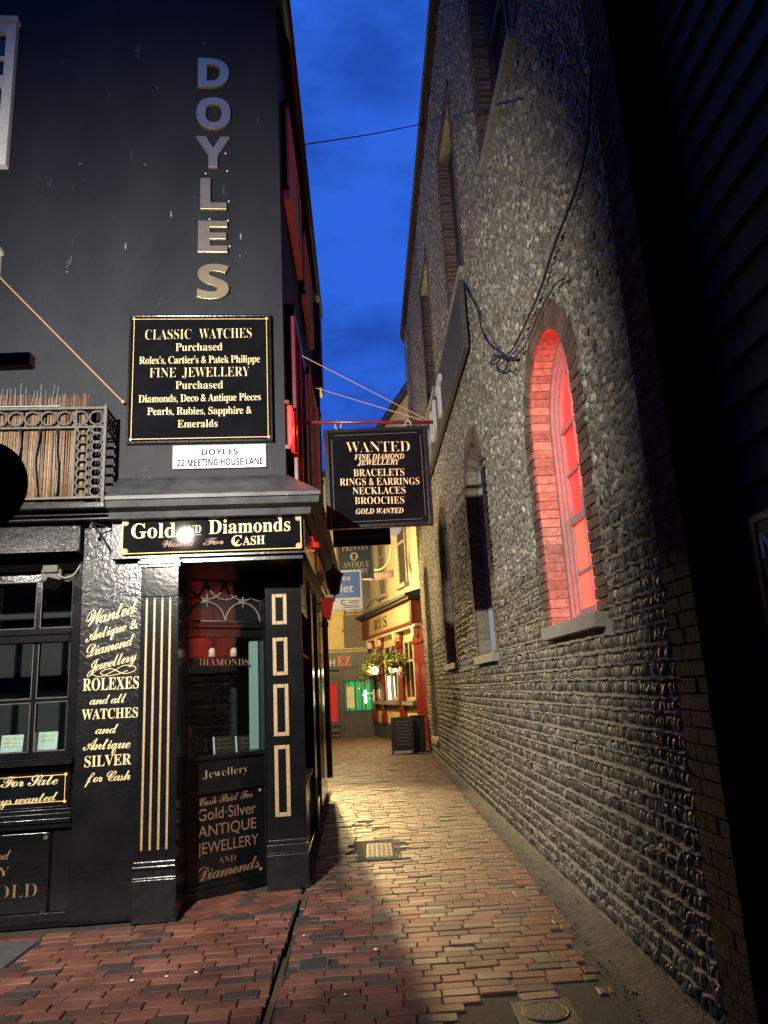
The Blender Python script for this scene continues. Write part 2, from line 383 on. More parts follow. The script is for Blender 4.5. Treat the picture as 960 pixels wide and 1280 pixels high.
# ------------------------------------------------------------------ frames of the place
OS = Vector((-1.5, 6.03, 0)); DS = Vector((.9976, .07, 0)).normalized(); NS = Vector((DS.y, -DS.x, 0))
TS = at(OS.x, OS.y, 0, math.atan2(DS.y, DS.x))            # shop frame: x along the front, y into the shop
def sp(y): return lambda px, py: onplane(px, py, OS - NS * y, NS)
def S(x, y, z): return TS @ Vector((x, y, z))
def shop_u(px, py, y):
    p = TS.inverted() @ sp(y)(px, py); return p.x, p.z
PW = Vector((-.955, 6.99, 0)); DWd = Vector((.79, .61, 0)).normalized()
TW = at(PW.x, PW.y, 0, math.atan2(DWd.y, DWd.x))          # splayed entrance frame (x from -.8 to 0)
NW = Vector((DWd.y, -DWd.x, 0))
def wp(y=0): return lambda px, py: onplane(px, py, PW - NW * y, NW)
P1 = Vector((1.62, 20.07, 0)); DP = Vector((-.2217, .9751, 0)).normalized()
TP = at(P1.x, P1.y, 0, math.atan2(-DP.y, -DP.x))          # pub frame: x towards the camera along its front, y into the pub

# ================================================================== GROUND
g = MB(); g.quad((-150, -120, -.014), (150, -120, -.014), (150, 180, -.014), (-150, 180, -.014))
tag(g.build('ground', M['joint']), kind='structure')

def side_x(Y): return -.60 - .020 * (Y - 6.7)             # foot of the shop's alley side
def brick(mb, cx, cy, lx, ly, rz, z=0., tilt=.010, m=0):
    h = .05; bx = .005
    T = Matrix.Translation((cx, cy, z)) @ Matrix.Rotation(rz, 4, 'Z') @ Matrix.Rotation(random.gauss(0, tilt), 4, 'X') @ Matrix.Rotation(random.gauss(0, tilt * .6), 4, 'Y')
    x, y = lx / 2, ly / 2
    jj = lambda: random.uniform(-.002, .002)
    v = [(-x, -y, -h), (x, -y, -h), (x, y, -h), (-x, y, -h),
         (-x + jj(), -y + jj(), -bx), (x + jj(), -y + jj(), -bx), (x + jj(), y + jj(), -bx), (-x + jj(), y + jj(), -bx),
         (-x + bx, -y + bx, 0), (x - bx, -y + bx, 0), (x - bx, y - bx, 0), (-x + bx, y - bx, 0)]
    f = [(8, 9, 10, 11)] + [(i, (i + 1) % 4, 4 + (i + 1) % 4, 4 + i) for i in range(4)] + [(4 + i, 4 + (i + 1) % 4, 8 + (i + 1) % 4, 8 + i) for i in range(4)]
    mb.add(v, f, m, T)
pv = MB()
def blocked(x, y):
    if -.21 < x < .27 and 7.58 < y < 8.56: return True       # big drain cover
    if -.50 < x < -.32 and 4.85 < y < 5.08: return True      # little square cover
    if x > .40 + .1 * math.sin(y * 9) and y < 4.33 + .06 * math.sin(x * 14): return True   # asphalt patch
    return False
row = 0; Y = 2.2
while Y < 26.35:
    xr = 1.285 + .010 * (Y - 5.7) if Y < 19.5 else 2.0 - .22 * (Y - 19.5)
    if Y < 5.35: xr = 1.2 - .03 * (5.35 - Y) + .05 * math.sin(row * 2.1)
    xl = -.565 + random.uniform(-.012, .012) if Y < 6.75 else (side_x(Y) + .03 if Y < 12.66 else -1.55)
    x = xl - random.uniform(0, .2); sag = .05 * math.sin(Y * .9)
    pitch = .096 + random.uniform(-.004, .004)
    while x < xr:
        L = .203 + random.uniform(-.010, .010)
        a, b = max(x, xl), min(x + L, xr)
        if b - a > .045:
            cx = (a + b) / 2; cy = Y + sag * (cx * .25) + random.uniform(-.004, .004)
            low = -.012 * math.exp(-((cx + .1) ** 2 / .3 + (cy - 9.4) ** 2 / .8))
            grey = 1 if (random.random() < .30 + .5 * min(1, max(0, (cy - 5.5) / 4)) ) else 0
            if cx < -.1 and cy < 6.2 and random.random() < .75: grey = 0
            if not blocked(cx, cy):
                brick(pv, cx, cy, b - a - .006, pitch - .007, random.gauss(.01, .012), low + random.gauss(0, .0025), m=grey)
        x += L
    Y += pitch; row += 1
tag(pv.build('alley_paving', [M['paver'], M['paver_grey']], fix=False), kind='structure')
pv = MB()
y = -4.0
while y < .02:
    x = -5.5 - random.uniform(0, .2)
    while x < 1.0:
        L = .214 + random.uniform(-.012, .012)
        xe = x + L; lim = (-.632 + .012 * math.sin(y * 7) - OS.x - .07 * -y) / .9976 
        if xe > lim and y < -.02: xe = lim
        c = TS @ Vector(((x + xe) / 2, y + .02 * math.sin(x * 1.7), 0))
        if xe - x > .04 and not (c.x < -2.32 - .08 * (5.75 - c.y) and 5.12 < c.y < 5.80) and xe < .95:
            brick(pv, c.x, c.y, xe - x - .007, .106, TS.to_euler().z + random.gauss(-.03, .012), random.gauss(0, .003), m=0)
        x += L
    y += .112
for i in range(-3, 16):                                       # diagonal bricks on the entrance floor
    for j in range(-3, 22):
        x = -.02 + (i * .215 + (j % 2) * .107) * .78 - j * .107 * .62; yy = .06 + (i * .215 + (j % 2) * .107) * .62 + j * .107 * .78
        if -.02 < x < .95 and .04 < yy < .95 and yy < .54 + (x + .0) * .78 + .05 and not (x > .46 and yy > .62):
            c = TS @ Vector((x, yy, 0)); brick(pv, c.x, c.y, .207, .098, TS.to_euler().z + math.radians(38.5), random.gauss(0, .002), m=0)
tag(pv.build('forecourt_paving', [M['paver']], fix=False), kind='structure')
k = MB()                                                        # broken stone edging along the slot drain
yy = 2.6
while yy < 6.7:
    L = random.uniform(.12, .42)
    if random.random() < .8: k.box(-.600 + random.uniform(-.012, .006), -.568 + random.uniform(-.006, .004), yy, yy + L - random.uniform(.008, .03), -.05, random.uniform(-.009, .002))
    yy += L
tag(k.build('drain_edging', M['paver_grey'], bevel=.006), kind='structure')
k = MB(); k.quad((-.632, 2.2, -.011), (-.600, 2.2, -.011), (-.600, 6.8, -.011), (-.632, 6.8, -.011))
tag(k.build('slot_drain', M['matteblack']), kind='structure')
k = MB()                                                        # gutter channel at the foot of the flint wall
N = 60
prof = [(0, .001), (.05, -.010), (.12, -.010), (.17, -.002), (.22, .018), (.32, .035)]
vs = []; fs = []
for i in range(N + 1):
    Y = 2.0 + 17.6 * i / N
    for (dx, z) in prof:
        x0 = 1.285 + .010 * (Y - 5.7) if Y > 5.35 else 1.19 - .03 * (5.35 - Y)
        vs.append((x0 + dx + random.uniform(-.008, .008), Y, z + random.uniform(-.005, .005)))
for i in range(N):
    for j in range(len(prof) - 1):
        a = i * len(prof) + j; fs.append((a, a + 1, a + 1 + len(prof), a + len(prof)))
k.add(vs, fs); tag(k.build('gutter_channel', M['kerb'], smooth=True), kind='structure')
k = MB()
for i in range(260):
    Yq = random.uniform(3.6, 14); x0 = 1.24 + .010 * (Yq - 5.7) + abs(random.gauss(.06, .09)); r = random.uniform(.003, .010)
    if x0 > 1.52: continue
    k.T = Matrix.Translation((x0, Yq, .002 + .03 * max(0, min(1, (x0 - 1.40) / .12)))) @ Matrix.Rotation(random.uniform(0, 6), 4, 'Z'); k.lathe((0, 0, 0), [(r * .9, -.004), (r, r * .3), (r * .6, r * .8), (r * .1, r * .9)], 6)
tag(k.build('gravel', M['slab']), kind='stuff')
k = MB(); k.add([(.34, 1.5, -.010), (1.3, 1.5, -.010), (1.25, 4.5, -.008), (.34, 4.5, -.008)], [(0, 1, 2, 3)])
tag(k.build('asphalt_patch', M['asphalt']), kind='structure')
k = MB(); k.box(-5.0, -2.40, 5.15, 5.76, -.04, .004); tag(k.build('stone_slab', M['slab'], bevel=.006), kind='structure')

# drain covers and litter
t = thing('drain_cover', 'rectangular iron drain cover in a ribbed brick frame down the alley', 'drain cover', at(.03, 8.07, 0))
b = MB(at(.03, 8.07, 0)); b.box(-.13, .13, -.33, .33, -.03, -.002)
for i in range(5):
    for j in range(9): b.box(-.11 + i * .047, -.08 + i * .047, -.30 + j * .069, -.26 + j * .069, -.003, .003)
b.build('plate', M['castiron'], t)
b = MB(at(.03, 8.07, 0))
for sx in (-1, 1):
    for i in range(3): b.box(sx * (.145 + i * .026), sx * (.163 + i * .026), -.46, .46, -.03, .004)
for sy in (-1, 1):
    for i in range(3): b.box(-.13, .13, sy * (.345 + i * .04), sy * (.372 + i * .04), -.03, .003)
b.build('frame', M['kerb'], t)
t = thing('drain_cover', 'small square iron cover set in the brick paving beside the slot drain', 'drain cover', at(-.41, 4.96, 0))
b = MB(at(-.41, 4.96, 0)); b.box(-.075, .075, -.10, .10, -.03, .002); b.build('plate', M['castiron'], t, bevel=.003)
b = MB(at(-.41, 4.96, 0))
for a in ((-.09, -.077, -.115, .115), (.077, .09, -.115, .115), (-.077, .077, -.115, -.102), (-.077, .077, .102, .115)): b.box(*a, -.03, .004)
b.build('frame', M['slab'], t)
t = thing('drain_cover', 'square iron cover with a round lid in the black asphalt patch', 'drain cover', at(.80, 4.08, 0))
b = MB(at(.80, 4.08, 0)); b.box(-.15, .15, -.15, .15, -.03, .002); b.build('frame', M['castiron'], t, bevel=.003)
b = MB(at(.80, 4.08, 0)); b.lathe((0, 0, 0), [(.118, -.01), (.118, .005), (.112, .008), (.104, .006), (.10, .008), (0.001, .008)], 32); b.build('lid', M['castiron'], t)
for i, (px, py) in enumerate([(432, 1245), (245, 1217), (165, 1227), (380, 1171), (208, 1222), (470, 1188)]):
    p = gnd(px, py); pos = p + Vector((0, 0, .004)); b = MB(Matrix.Translation(pos) @ Matrix.Rotation(i * 1.3, 4, 'Z'))
    r = .008 + .003 * (i % 3)
    b.lathe((0, 0, 0), [(r * .7, 0), (r, .003), (r * .8, .007), (r * .3, .009)], 7)
    o = b.build('litter', M['litter'], loc=pos)
    tag(o, 'tiny pale scrap of litter dropped on the brick paving', 'litter', 'scraps of litter on the brick paving')

# ================================================================== CORNER SHOP
A0 = S(-6, .12, 0); B0 = S(.87, .12, 0); C0 = Vector((-.72, 12.66, 0)); D0 = Vector((-7.4, 12.3, 0))
shop = thing('corner_shop', 'black painted corner jewellery shop with gilt lettered shopfront and gabled roof', 'shop', TS)
inv = TS.inverted()
def SL(p): return inv @ p
EAVE = 8.58; RX = -2.2; RZ = 11.7
b = MB()
fa, fb, fc, fd = [Vector((p.x, p.y, 0)) for p in (A0, B0, C0, D0)]
Zb = 3.06
rf = S(RX, .12, 0); rb = (fc + fd) / 2
b.add([(*fa.xy, Zb), (*fb.xy, Zb), (*fb.xy, EAVE), (*rf.xy, RZ), (*fa.xy, EAVE), (*fc.xy, Zb), (*fc.xy, EAVE), (*rb.xy, RZ), (*fd.xy, EAVE), (*fd.xy, Zb)],
      [(0, 1, 2, 3, 4), (1, 5, 6, 2), (5, 9, 8, 7, 6), (9, 0, 4, 8)])
b.build('wall', M['facade'], shop)
b = MB()
up = Vector((0, 0, 1))
def slab(a, b_, c, d, th): # roof slab from four corners
    return [a, b_, c, d, a + up * th, b_ + up * th, c + up * th, d + up * th], [(0, 3, 2, 1), (4, 5, 6, 7), (0, 1, 5, 4), (1, 2, 6, 5), (2, 3, 7, 6), (3, 0, 4, 7)]
e1 = S(.95, -.08, EAVE - .02); r1 = S(RX, -.08, RZ + .02); e2 = Vector((-.64, 12.75, EAVE - .02)); r2 = Vector((rb.x, 12.75, RZ + .02))
b.add(*slab(e1, r1, r2, e2, .12)); 
e3 = S(-6.2, -.08, EAVE - .1); e4 = Vector((-7.5, 12.6, EAVE - .1)); b.add(*slab(r1, e3, e4, r2, .12))
b.build('roof', M['roof'], shop)
b = MB(); b.tube([S(.96, -.06, EAVE - .03), Vector((-.60, 12.7, EAVE - .05))], .055, 8); b.build('gutter', M['darkiron'], shop, smooth=True)
# ----- lower masonry: panel by the window, shop shell
b = MB(TS); b.box(-.82, -.325, .08, .45, 0, 3.04); b.build('lettered_panel', M['gloss_rough'], shop, bevel=.008)
b = MB(TS)
b.box(-6, -.82, .16, .30, 0, 1.15); b.box(-6, -.82, .10, .16, 0, .10)
b.box(-6, -.82, .07, .16, .695, .735); b.box(-6, -.82, .05, .16, .735, .765); b.box(-6, -.82, .08, .16, .765, .80)
b.box(-6, -.825, .09, .16, .80, .83)
b.box(-6, -.822, .10, .16, 1.12, 1.16); b.box(-6, -.822, .02, .16, 1.16, 1.185); b.box(-6, -.822, .04, .16, 1.185, 1.205)
b.box(-.96, -.82, .12, .16, .1, .69)
b.build('stall_riser', M['gloss'], shop, bevel=.004)
b = MB(TS)                                                     # the window: stiles, rails, glazing bars
b.box(-.895, -.82, .10, .20, 1.205, 2.66); b.box(-6, -.895, .11, .20, 1.205, 1.255)
b.box(-6, -.895, .08, .20, 2.10, 2.16); b.box(-6, -.895, .06, .14, 2.16, 2.185); b.box(-6, -.895, .11, .20, 2.185, 2.215); b.box(-6, -.895, .13, .20, 2.60, 2.66)
ux = shop_u(42, 870, .12)[0]
for kx in range(6):
    xx = ux - kx * .345
    b.box(xx - .018, xx + .018, .12, .18, 1.255, 2.10)
    b.box(xx - .018, xx + .018, .12, .18, 2.215, 2.60)
zz = shop_u(42, 876, .12)[1]
b.box(-6, -.895, .125, .175, zz - .013, zz + .013)
swin = b.build('shop_window', M['gloss'], shop, bevel=.003)
b = MB(TS); b.box(-6, -.895, .150, .156, 1.255, 2.10); b.box(-6, -.895, .150, .156, 2.215, 2.60); b.build('pane', M['glass'], swin)
b = MB(TS)                                                     # pale putty line round each pane
for kx in range(5):
    x1 = ux - (kx - 1) * .345 - .018; x0 = ux - kx * .345 + .018
    if kx == 0: x1 = -.895
    for z0, z1 in ((1.255, zz - .013), (zz + .013, 2.10), (2.215, 2.60)):
        for a in ((x0, x0 + .006, z0, z1), (x1 - .006, x1, z0, z1), (x0, x1, z0, z0 + .006), (x0, x1, z1 - .006, z1)): b.box(a[0], a[1], .116, .122, a[2], a[3])
b.build('putty_line', M['iron'], swin)
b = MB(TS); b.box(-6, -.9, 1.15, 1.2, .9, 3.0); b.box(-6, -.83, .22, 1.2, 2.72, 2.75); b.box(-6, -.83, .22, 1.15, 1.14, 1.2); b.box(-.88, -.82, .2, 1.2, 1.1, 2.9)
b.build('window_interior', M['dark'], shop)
b = MB(TS); b.box(-6, -.825, .20, .5, 2.70, 3.05); b.build('window_head', M['matteblack'], shop)  # matt black colour stands in for the shadow in the recess above the window
b = MB(TS); b.prism([(.02, 2.84), (.22, 2.84), (.22, 3.06), (.02, 3.06)], -6, -.83, ax=0); b.box(-6, -.83, -.03, .2, 2.815, 2.84)
b.build('window_fascia', M['gloss_rough'], shop, bevel=.004)
b = MB(TS); b.box(-6, -.56, -.10, .3, 3.06, 3.085); b.box(-6, -.56, -.16, .3, 3.085, 3.115); b.box(-6, -.56, -.28, .3, 3.115, 3.165)
b.build('balcony_ledge', M['trim'], shop, bevel=.006)
# ----- left pilaster
b = MB(TS); b.box(-.322, -.02, .0, .50, .42, 2.74); b.box(-.322, -.02, -.01, .0, 2.42, 2.66)
pil = b.build('pilaster', M['gloss'], shop, bevel=.006)
b = MB(TS); b.box(-.335, -.008, -.03, .50, 0, .30); b.box(-.333, -.010, -.022, .5, .30, .315); b.box(-.33, -.012, -.026, .5, .315, .37); b.box(-.332, -.01, -.04, .5, .37, .395); b.box(-.327, -.015, -.02, .5, .395, .425)
b.build('base', M['trim'], pil, bevel=.006)
b = MB(TS); b.box(-.335, -.005, -.03, .4, 2.66, 2.685); b.box(-.345, .0, -.045, .4, 2.685, 2.715); b.box(-.33, -.01, -.03, .4, 2.715, 2.735); b.build('capital', M['trim'], pil, bevel=.004)
b = MB(TS)
for i in range(4):
    x = -.273 + i * .062
    b.prism([(x - .008, .50), (x + .008, .50), (x + .008, 2.39), (x, 2.42), (x - .008, 2.39)], -.005, .001, ax=1)
b.build('gilt_flute', M['gold'], pil)
# ----- fascia, soffit, cornice along the front and the alley
b = MB(TS); b.box(-.56, 1.02, -.03, .35, 2.74, 3.06)
b.add([SL(S(1.02, -.03, 2.74)), SL(S(1.02, -.03, 3.06)), SL(Vector((-.50, 10.6, 3.06))), SL(Vector((-.50, 10.6, 2.74))), SL(S(.7, .35, 2.74)), SL(S(.7, .35, 3.06)), SL(Vector((-.8, 10.6, 3.06))), SL(Vector((-.8, 10.6, 2.74)))],
      [(0, 3, 2, 1), (4, 5, 6, 7), (0, 1, 5, 4), (1, 2, 6, 5), (2, 3, 7, 6), (3, 0, 4, 7)])
b.build('fascia', M['trim'], shop)
b = MB(TS); b.prism([(-.02, .02), (1.0, .02), (1.0, .9)] + [tuple(SL(Vector((-.58, 10.6, 0))).xy), tuple(SL(Vector((-1.6, 10.6, 0))).xy)], 2.70, 2.745); b.build('soffit', M['trim'], shop)
b = MB()
def ring(y, z, xo): # cornice section points along: front-left, corner, alley end
    return [S(-.56, y, z), S(.87 + xo, y, z), Vector((-.63 + xo, 10.7, z))]
secs = [(-.02, 3.04, .16), (-.14, 3.05, .20), (-.16, 3.10, .21), (-.25, 3.12, .27), (-.27, 3.17, .28), (-.29, 3.175, .29), (-.29, 3.205, .29), (.12, 3.47, .005), (.3, 3.47, -.1)]
vs = []; fs = []
for (y, z, xo) in secs: vs += ring(y, z, xo)
for i in range(len(secs) - 1):
    for j in range(2): a = i * 3 + j; fs.append((a, a + 1, a + 4, a + 3))
fs.append(tuple(i * 3 for i in range(len(secs)))); fs.append(tuple(i * 3 + 2 for i in reversed(range(len(secs)))))
b.add(vs, fs); b.build('cornice', M['lead'], shop)
# ----- splayed display window in the entrance
b = MB(TW)
b.box(-.82, -.76, -.02, .06, 0, 2.72); b.box(-.03, .02, -.03, .06, 0, 2.72); b.box(-.76, -.03, .0, .06, .82, 1.08); b.box(-.78, -.02, -.03, .06, 1.08, 1.115)
b.box(-.76, -.03, .0, .06, 2.12, 2.20); b.box(-.78, -.01, -.035, .06, 2.20, 2.235); b.box(-.76, -.03, 0, .06, 2.235, 2.26); b.box(-.76, -.03, 0, .06, 2.64, 2.72); b.box(-.76, -.03, .02, .06, 0, .82)
b.box(-.78, 0, -.05, .04, .0, .07); b.box(-.78, -.01, -.02, .04, .07, .10); b.box(-.76, -.03, -.012, .02, .805, .83)
dwin = b.build('display_window', M['gloss'], shop, bevel=.004)
b = MB(TW); b.box(-.76, -.03, .025, .030, 1.115, 2.12); b.build('pane', M['glass'], dwin)
b = MB(TW); b.box(-.76, -.03, .035, .04, 2.26, 2.64); b.build('transom_pane', M['darkglass'], dwin)
b = MB(TW)
rr = .175; zc = 2.45
for cx_, cz_, a0, a1 in [(-.395 - .33, zc + .19, -90, 0), (-.395 + .0, zc + .0, 0, 0)]: pass
def arc(cx_, cz_, r, a0, a1, n=14): return [(cx_ + r * math.cos(math.radians(a0 + (a1 - a0) * i / n)), .022, cz_ + r * math.sin(math.radians(a0 + (a1 - a0) * i / n))) for i in range(n + 1)]
xm = -.395; w2_ = .182; h2 = .19
for sx in (-1, 1):
    xc = xm + sx * w2_
    for a in (arc(xc - w2_, zc + h2, .178, 0, -90), arc(xc + w2_, zc + h2, .178, 180, 270)): b.tube(a, .009, 6)
    b.tube(arc(xc, zc + h2 - .0, .178, 180, 360), .009, 6); b.tube(arc(xc, zc - h2, .178, 0, 180), .009, 6)
    b.tube([(xc, .022, zc - .06), (xc, .022, zc + .06)], .008, 6); b.tube([(xc - .045, .022, zc), (xc + .045, .022, zc)], .007, 6)
b.tube([(-.76, .022, 2.265), (-.03, .022, 2.265), (-.03, .022, 2.635), (-.76, .022, 2.635)], .007, 6, closed=True)
b.build('tracery', M['tracery'], dwin, smooth=True)
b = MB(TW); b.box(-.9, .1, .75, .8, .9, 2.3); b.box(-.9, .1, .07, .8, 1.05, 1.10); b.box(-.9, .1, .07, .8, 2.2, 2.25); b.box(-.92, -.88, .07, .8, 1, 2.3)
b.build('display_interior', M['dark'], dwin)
b = MB(TW); b.box(-.115, -.035, .07, .10, 1.12, 2.11); b.build('white_lining', M['palegreen'], dwin)
b = MB()
put(b, 'DIAMONDS', 'B', wp(.02), (248.6, 832), (311, 831.7), 8.7, offset=-.015); b.build('window_lettering', M['brown_letter'], dwin)
b = MB()
f0 = wp(0); f2 = wp(.02)
put(b, 'Jewellery', 'B', f0, (253.5, 973.5), (310, 965), 10, offset=-.02); b.build('name_lettering', M['gold'], dwin)
b = MB()
put(b, 'Cash Paid For', 'S', f2, (248, 1008.2), (315.7, 996), 10, track=.85)
put(b, 'Gold\u00b7Silver', 'Q', f2, (247, 1026.9), (319.7, 1016), 14.5)
put(b, 'ANTIQUE', 'Q', f2, (247.5, 1047.7), (320, 1034.7), 14)
put(b, 'JEWELLERY', 'Q', f2, (246.5, 1069), (322.7, 1055), 14)
put(b, 'AND', 'B', f2, (273, 1079.4), (294.7, 1075.6), 8, offset=-.015)
put(b, 'Diamonds', 'S', f2, (246, 1102.8), (324.4, 1083.8), 17, track=.82)
b.build('panel_lettering', M['brown_letter'], dwin)
for x in (-.73, -.06):
    for z in (.12, .77):
        b = MB(TW); b.lathe((x, .013, z), [(.016, .008), (.016, 0), (.009, -.006)], 12, axis='y'); b.build('screw', M['brown_letter'], dwin)
# ----- right pilaster with gilt panel mouldings
TR = at(-.955, 6.70, 0, math.radians(6)); b = MB(TR)
b.box(.045, .375, 0, .36, .39, 2.56); pil = b.build('pilaster', M['gloss'], shop, bevel=.006)
b = MB(TR); b.box(.03, .385, -.025, .36, 0, .28); b.box(.032, .383, -.02, .36, .28, .30); b.box(.035, .38, -.03, .36, .30, .36); b.box(.04, .378, -.015, .36, .36, .395); b.build('base', M['trim'], pil, bevel=.006)
b = MB(TR); b.box(.04, .40, -.02, .36, 2.56, 2.71); b.build('capital', M['trim'], pil, bevel=.005)
b = MB(TR)
for z0, z1 in ((.575, 1.16), (1.235, 1.68), (1.755, 2.09), (2.205, 2.485)):
    for a in ((.108, .142, z0, z1), (.208, .242, z0, z1), (.142, .208, z0, z0 + .034), (.142, .208, z1 - .034, z1)): b.box(a[0], a[1], -.016, .001, a[2], a[3])
b.build('gilt_panel', M['gold'], pil, bevel=.005)
# ----- alley side of the shop
def side(Y, off=0): return Vector((side_x(Y) + off, Y, 0))
b = MB()
def sbox(mb, Ya, Yb, z0, z1, off0, off1, m=0):
    p = [side(Ya, off0), side(Yb, off0), side(Yb, off1), side(Ya, off1)]
    mb.add([(*q.xy, z0) for q in p] + [(*q.xy, z1) for q in p], [(3, 2, 1, 0), (4, 5, 6, 7), (0, 1, 5, 4), (1, 2, 6, 5), (2, 3, 7, 6), (3, 0, 4, 7)], m)
sbox(b, 7.12, 12.66, 0, 3.06, -.28, -.10); b.build('side_wall', M['gloss'], shop)
b = MB()
sbox(b, 6.95, 8.85, .12, .70, -.10, -.055); sbox(b, 6.95, 8.85, 0, .12, -.10, -.02)
sbox(b, 8.85, 9.25, 0, 2.70, -.10, -.01); sbox(b, 8.83, 9.27, 0, .4, -.10, .01); sbox(b, 6.95, 8.85, 2.42, 2.70, -.10, -.04)
sbox(b, 9.25, 10.3, 0, .9, -.1, -.05); sbox(b, 10.3, 10.7, 0, 2.7, -.1, -.01)
sbox(b, 10.7, 12.66, 0, 3.06, -.1, -.02)
b.build('side_shopfront', M['gloss'], shop, bevel=.006)
b = MB(); sbox(b, 6.98, 8.83, .72, .735, -.1, -.03); sbox(b, 6.98, 8.83, .745, .755, -.1, -.03); b.build('gilt_bead', M['goldline'], shop); b = MB(); sbox(b, 6.98, 8.83, 1.98, 1.995, -.1, -.05); b.build('gilt_bead', M['goldline'], shop); b = MB()
for z in (.25, .62): sbox(b, 8.95, 9.15, z, z + .012, -.02, -.003)
for yy in (8.95, 9.14): sbox(b, yy, yy + .012, .25, .632, -.02, -.003)
b.build('gilt_bead', M['goldline'], shop)
b = MB(); sbox(b, 6.98, 8.83, .76, 2.42, -.1, -.075); sbox(b, 9.27, 10.28, .92, 2.5, -.1, -.08); b.build('side_pane', M['darkglass'], shop)
# upper side windows seen at a raking angle
for (ya, yb, z0, z1) in ((6.55, 8.1, 6.62, 7.72), (8.6, 10.0, 6.62, 7.6)):
    b = MB()
    for a in ((ya, ya + .13, z0, z1), (yb - .13, yb, z0, z1), (ya, yb, z0 - .1, z0 + .05), (ya, yb, z1 - .1, z1)): b.box(-.64, -.575, a[0], a[1], a[2], a[3])
    b.box(-.64, -.60, ya, yb, z0, z1)
    b.build('upper_window', M['palestucco'], shop)
b = MB()
for a in ((6.42, 6.55, 3.46, 5.25), (7.7, 7.85, 3.46, 5.25), (6.42, 7.85, 5.12, 5.25), (7.05, 7.12, 3.46, 5.2)): b.box(-.66, -.555, a[0], a[1], a[2], a[3])
b.box(-.66, -.60, 6.42, 7.85, 3.46, 5.2)
b.build('red_window', M['maroon'], shop)
b = MB()
for a in ((8.6, 8.7, 3.5, 5.6), (9.9, 10.0, 3.5, 5.6), (8.6, 10, 5.5, 5.62)): b.box(-.66, -.57, *a)
b.box(-.70, -.625, 8.6, 10, 3.5, 5.6)
b.build('side_window', M['palestucco'], shop)
b = MB(); b.box(-.72, -.64, 10.9, 12.3, 3.4, 6.2)
b.build('side_panel', M['palestucco'], shop)
b = MB(); b.box(-.80, -.56, 11.75, 12.25, 6.68, 8.3); b.build('hopper', M['darkiron'], shop, bevel=.02)
b = MB(); b.tube([(-.66, 11.95, 6.7), (-.66, 11.95, .3)], .045, 10)
for z in (6.2, 5.0, 3.9, 2.6): b.lathe((-.66, 11.95, z), [(.06, 0), (.06, .08)], 10)
b.build('downpipe', M['darkiron'], shop, smooth=True)
# upper sash windows at the left edge of the front
u1 = shop_u(24, 40, .12)[0]
for (z0, z1) in ((6.54, 8.18), (4.2, 5.62)):
    b = MB(TS)
    for a in ((u1 - .09, u1, z0, z1), (u1 - 1.1, u1 - 1.0, z0, z1)): b.box(a[0], a[1], .05, .16, a[2], a[3])
    b.box(u1 - 1.0, u1 - .09, .06, .16, z1 - .12, z1); b.box(u1 - 1.0, u1 - .09, .06, .16, z0, z0 + .07)
    zm = (z0 + z1) / 2 + .08
    b.box(u1 - 1.0, u1 - .09, .05, .16, zm, zm + .1); b.box(u1 - 1.12, u1 + .015, .03, .16, z1, z1 + .05)
    for x in (u1 - .36, u1 - .68): b.box(x - .015, x + .015, .08, .15, z0, z1)
    b.box(u1 - 1.0, u1 - .09, .08, .15, zm + .32, zm + .35)
    w = b.build('upper_window', M['white'], shop, bevel=.004)
    b = MB(TS); b.box(u1 - 1.0, u1 - .09, .112, .118, z0 + .02, z1 - .02); b.build('pane', M['darkglass'], w)
# painted lettering of the panel
b = MB(); f = sp(.08)
put(b, 'Wanted', 'S', f, (108, 784), (172, 765.5), 19, track=.8)
put(b, 'Antique', 'S', f, (107, 803), (158, 788), 14, track=.8); put(b, '&', 'B', f, (163, 787), (172.5, 784.5), 11)
put(b, 'Diamond', 'S', f, (108, 822), (168, 805.5), 15, track=.8)
put(b, 'Jewellery', 'S', f, (109, 841), (171, 825), 14, track=.8)
put(b, 'ROLEXES', 'B', f, (103.5, 863.7), (173.5, 860.2), 15)
put(b, 'and all', 'S', f, (112, 881), (158, 878), 12, track=.8)
put(b, 'WATCHES', 'B', f, (102, 899.6), (172.5, 896.5), 12.5)
put(b, 'and', 'S', f, (119, 917.5), (148, 916), 12, track=.8)
put(b, 'Antique', 'S', f, (103.7, 938), (163, 934.8), 14, track=.8)
put(b, 'SILVER', 'B', f, (105.5, 959), (164, 955.2), 13.5)
put(b, 'for Cash', 'S', f, (105.5, 978.5), (163, 974.5), 12.5, track=.8)
pts = [f(x, y) + NS * .004 for x, y in [(115, 843), (125, 846), (140, 840), (155, 832), (168, 833), (169, 838), (155, 842), (140, 836), (130, 838), (126, 842), (135, 845), (150, 842), (160, 838)]]
def smooth_pts(pts, n=6):
    out = []
    for i in range(len(pts) - 1):
        p0, p1, p2, p3 = pts[max(0, i - 1)], pts[i], pts[i + 1], pts[min(len(pts) - 1, i + 2)]
        for k_ in range(n):
            t_ = k_ / n; out.append(.5 * ((2 * p1) + (p2 - p0) * t_ + (2 * p0 - 5 * p1 + 4 * p2 - p3) * t_ ** 2 + (3 * p1 - p0 - 3 * p2 + p3) * t_ ** 3))
    out.append(pts[-1]); return out
b.build('painted_lettering', M['cream'], shop, fix=False)
b = MB(); b.tube(smooth_pts(pts), .0035, 6); b.build('painted_flourish', M['cream'], shop)

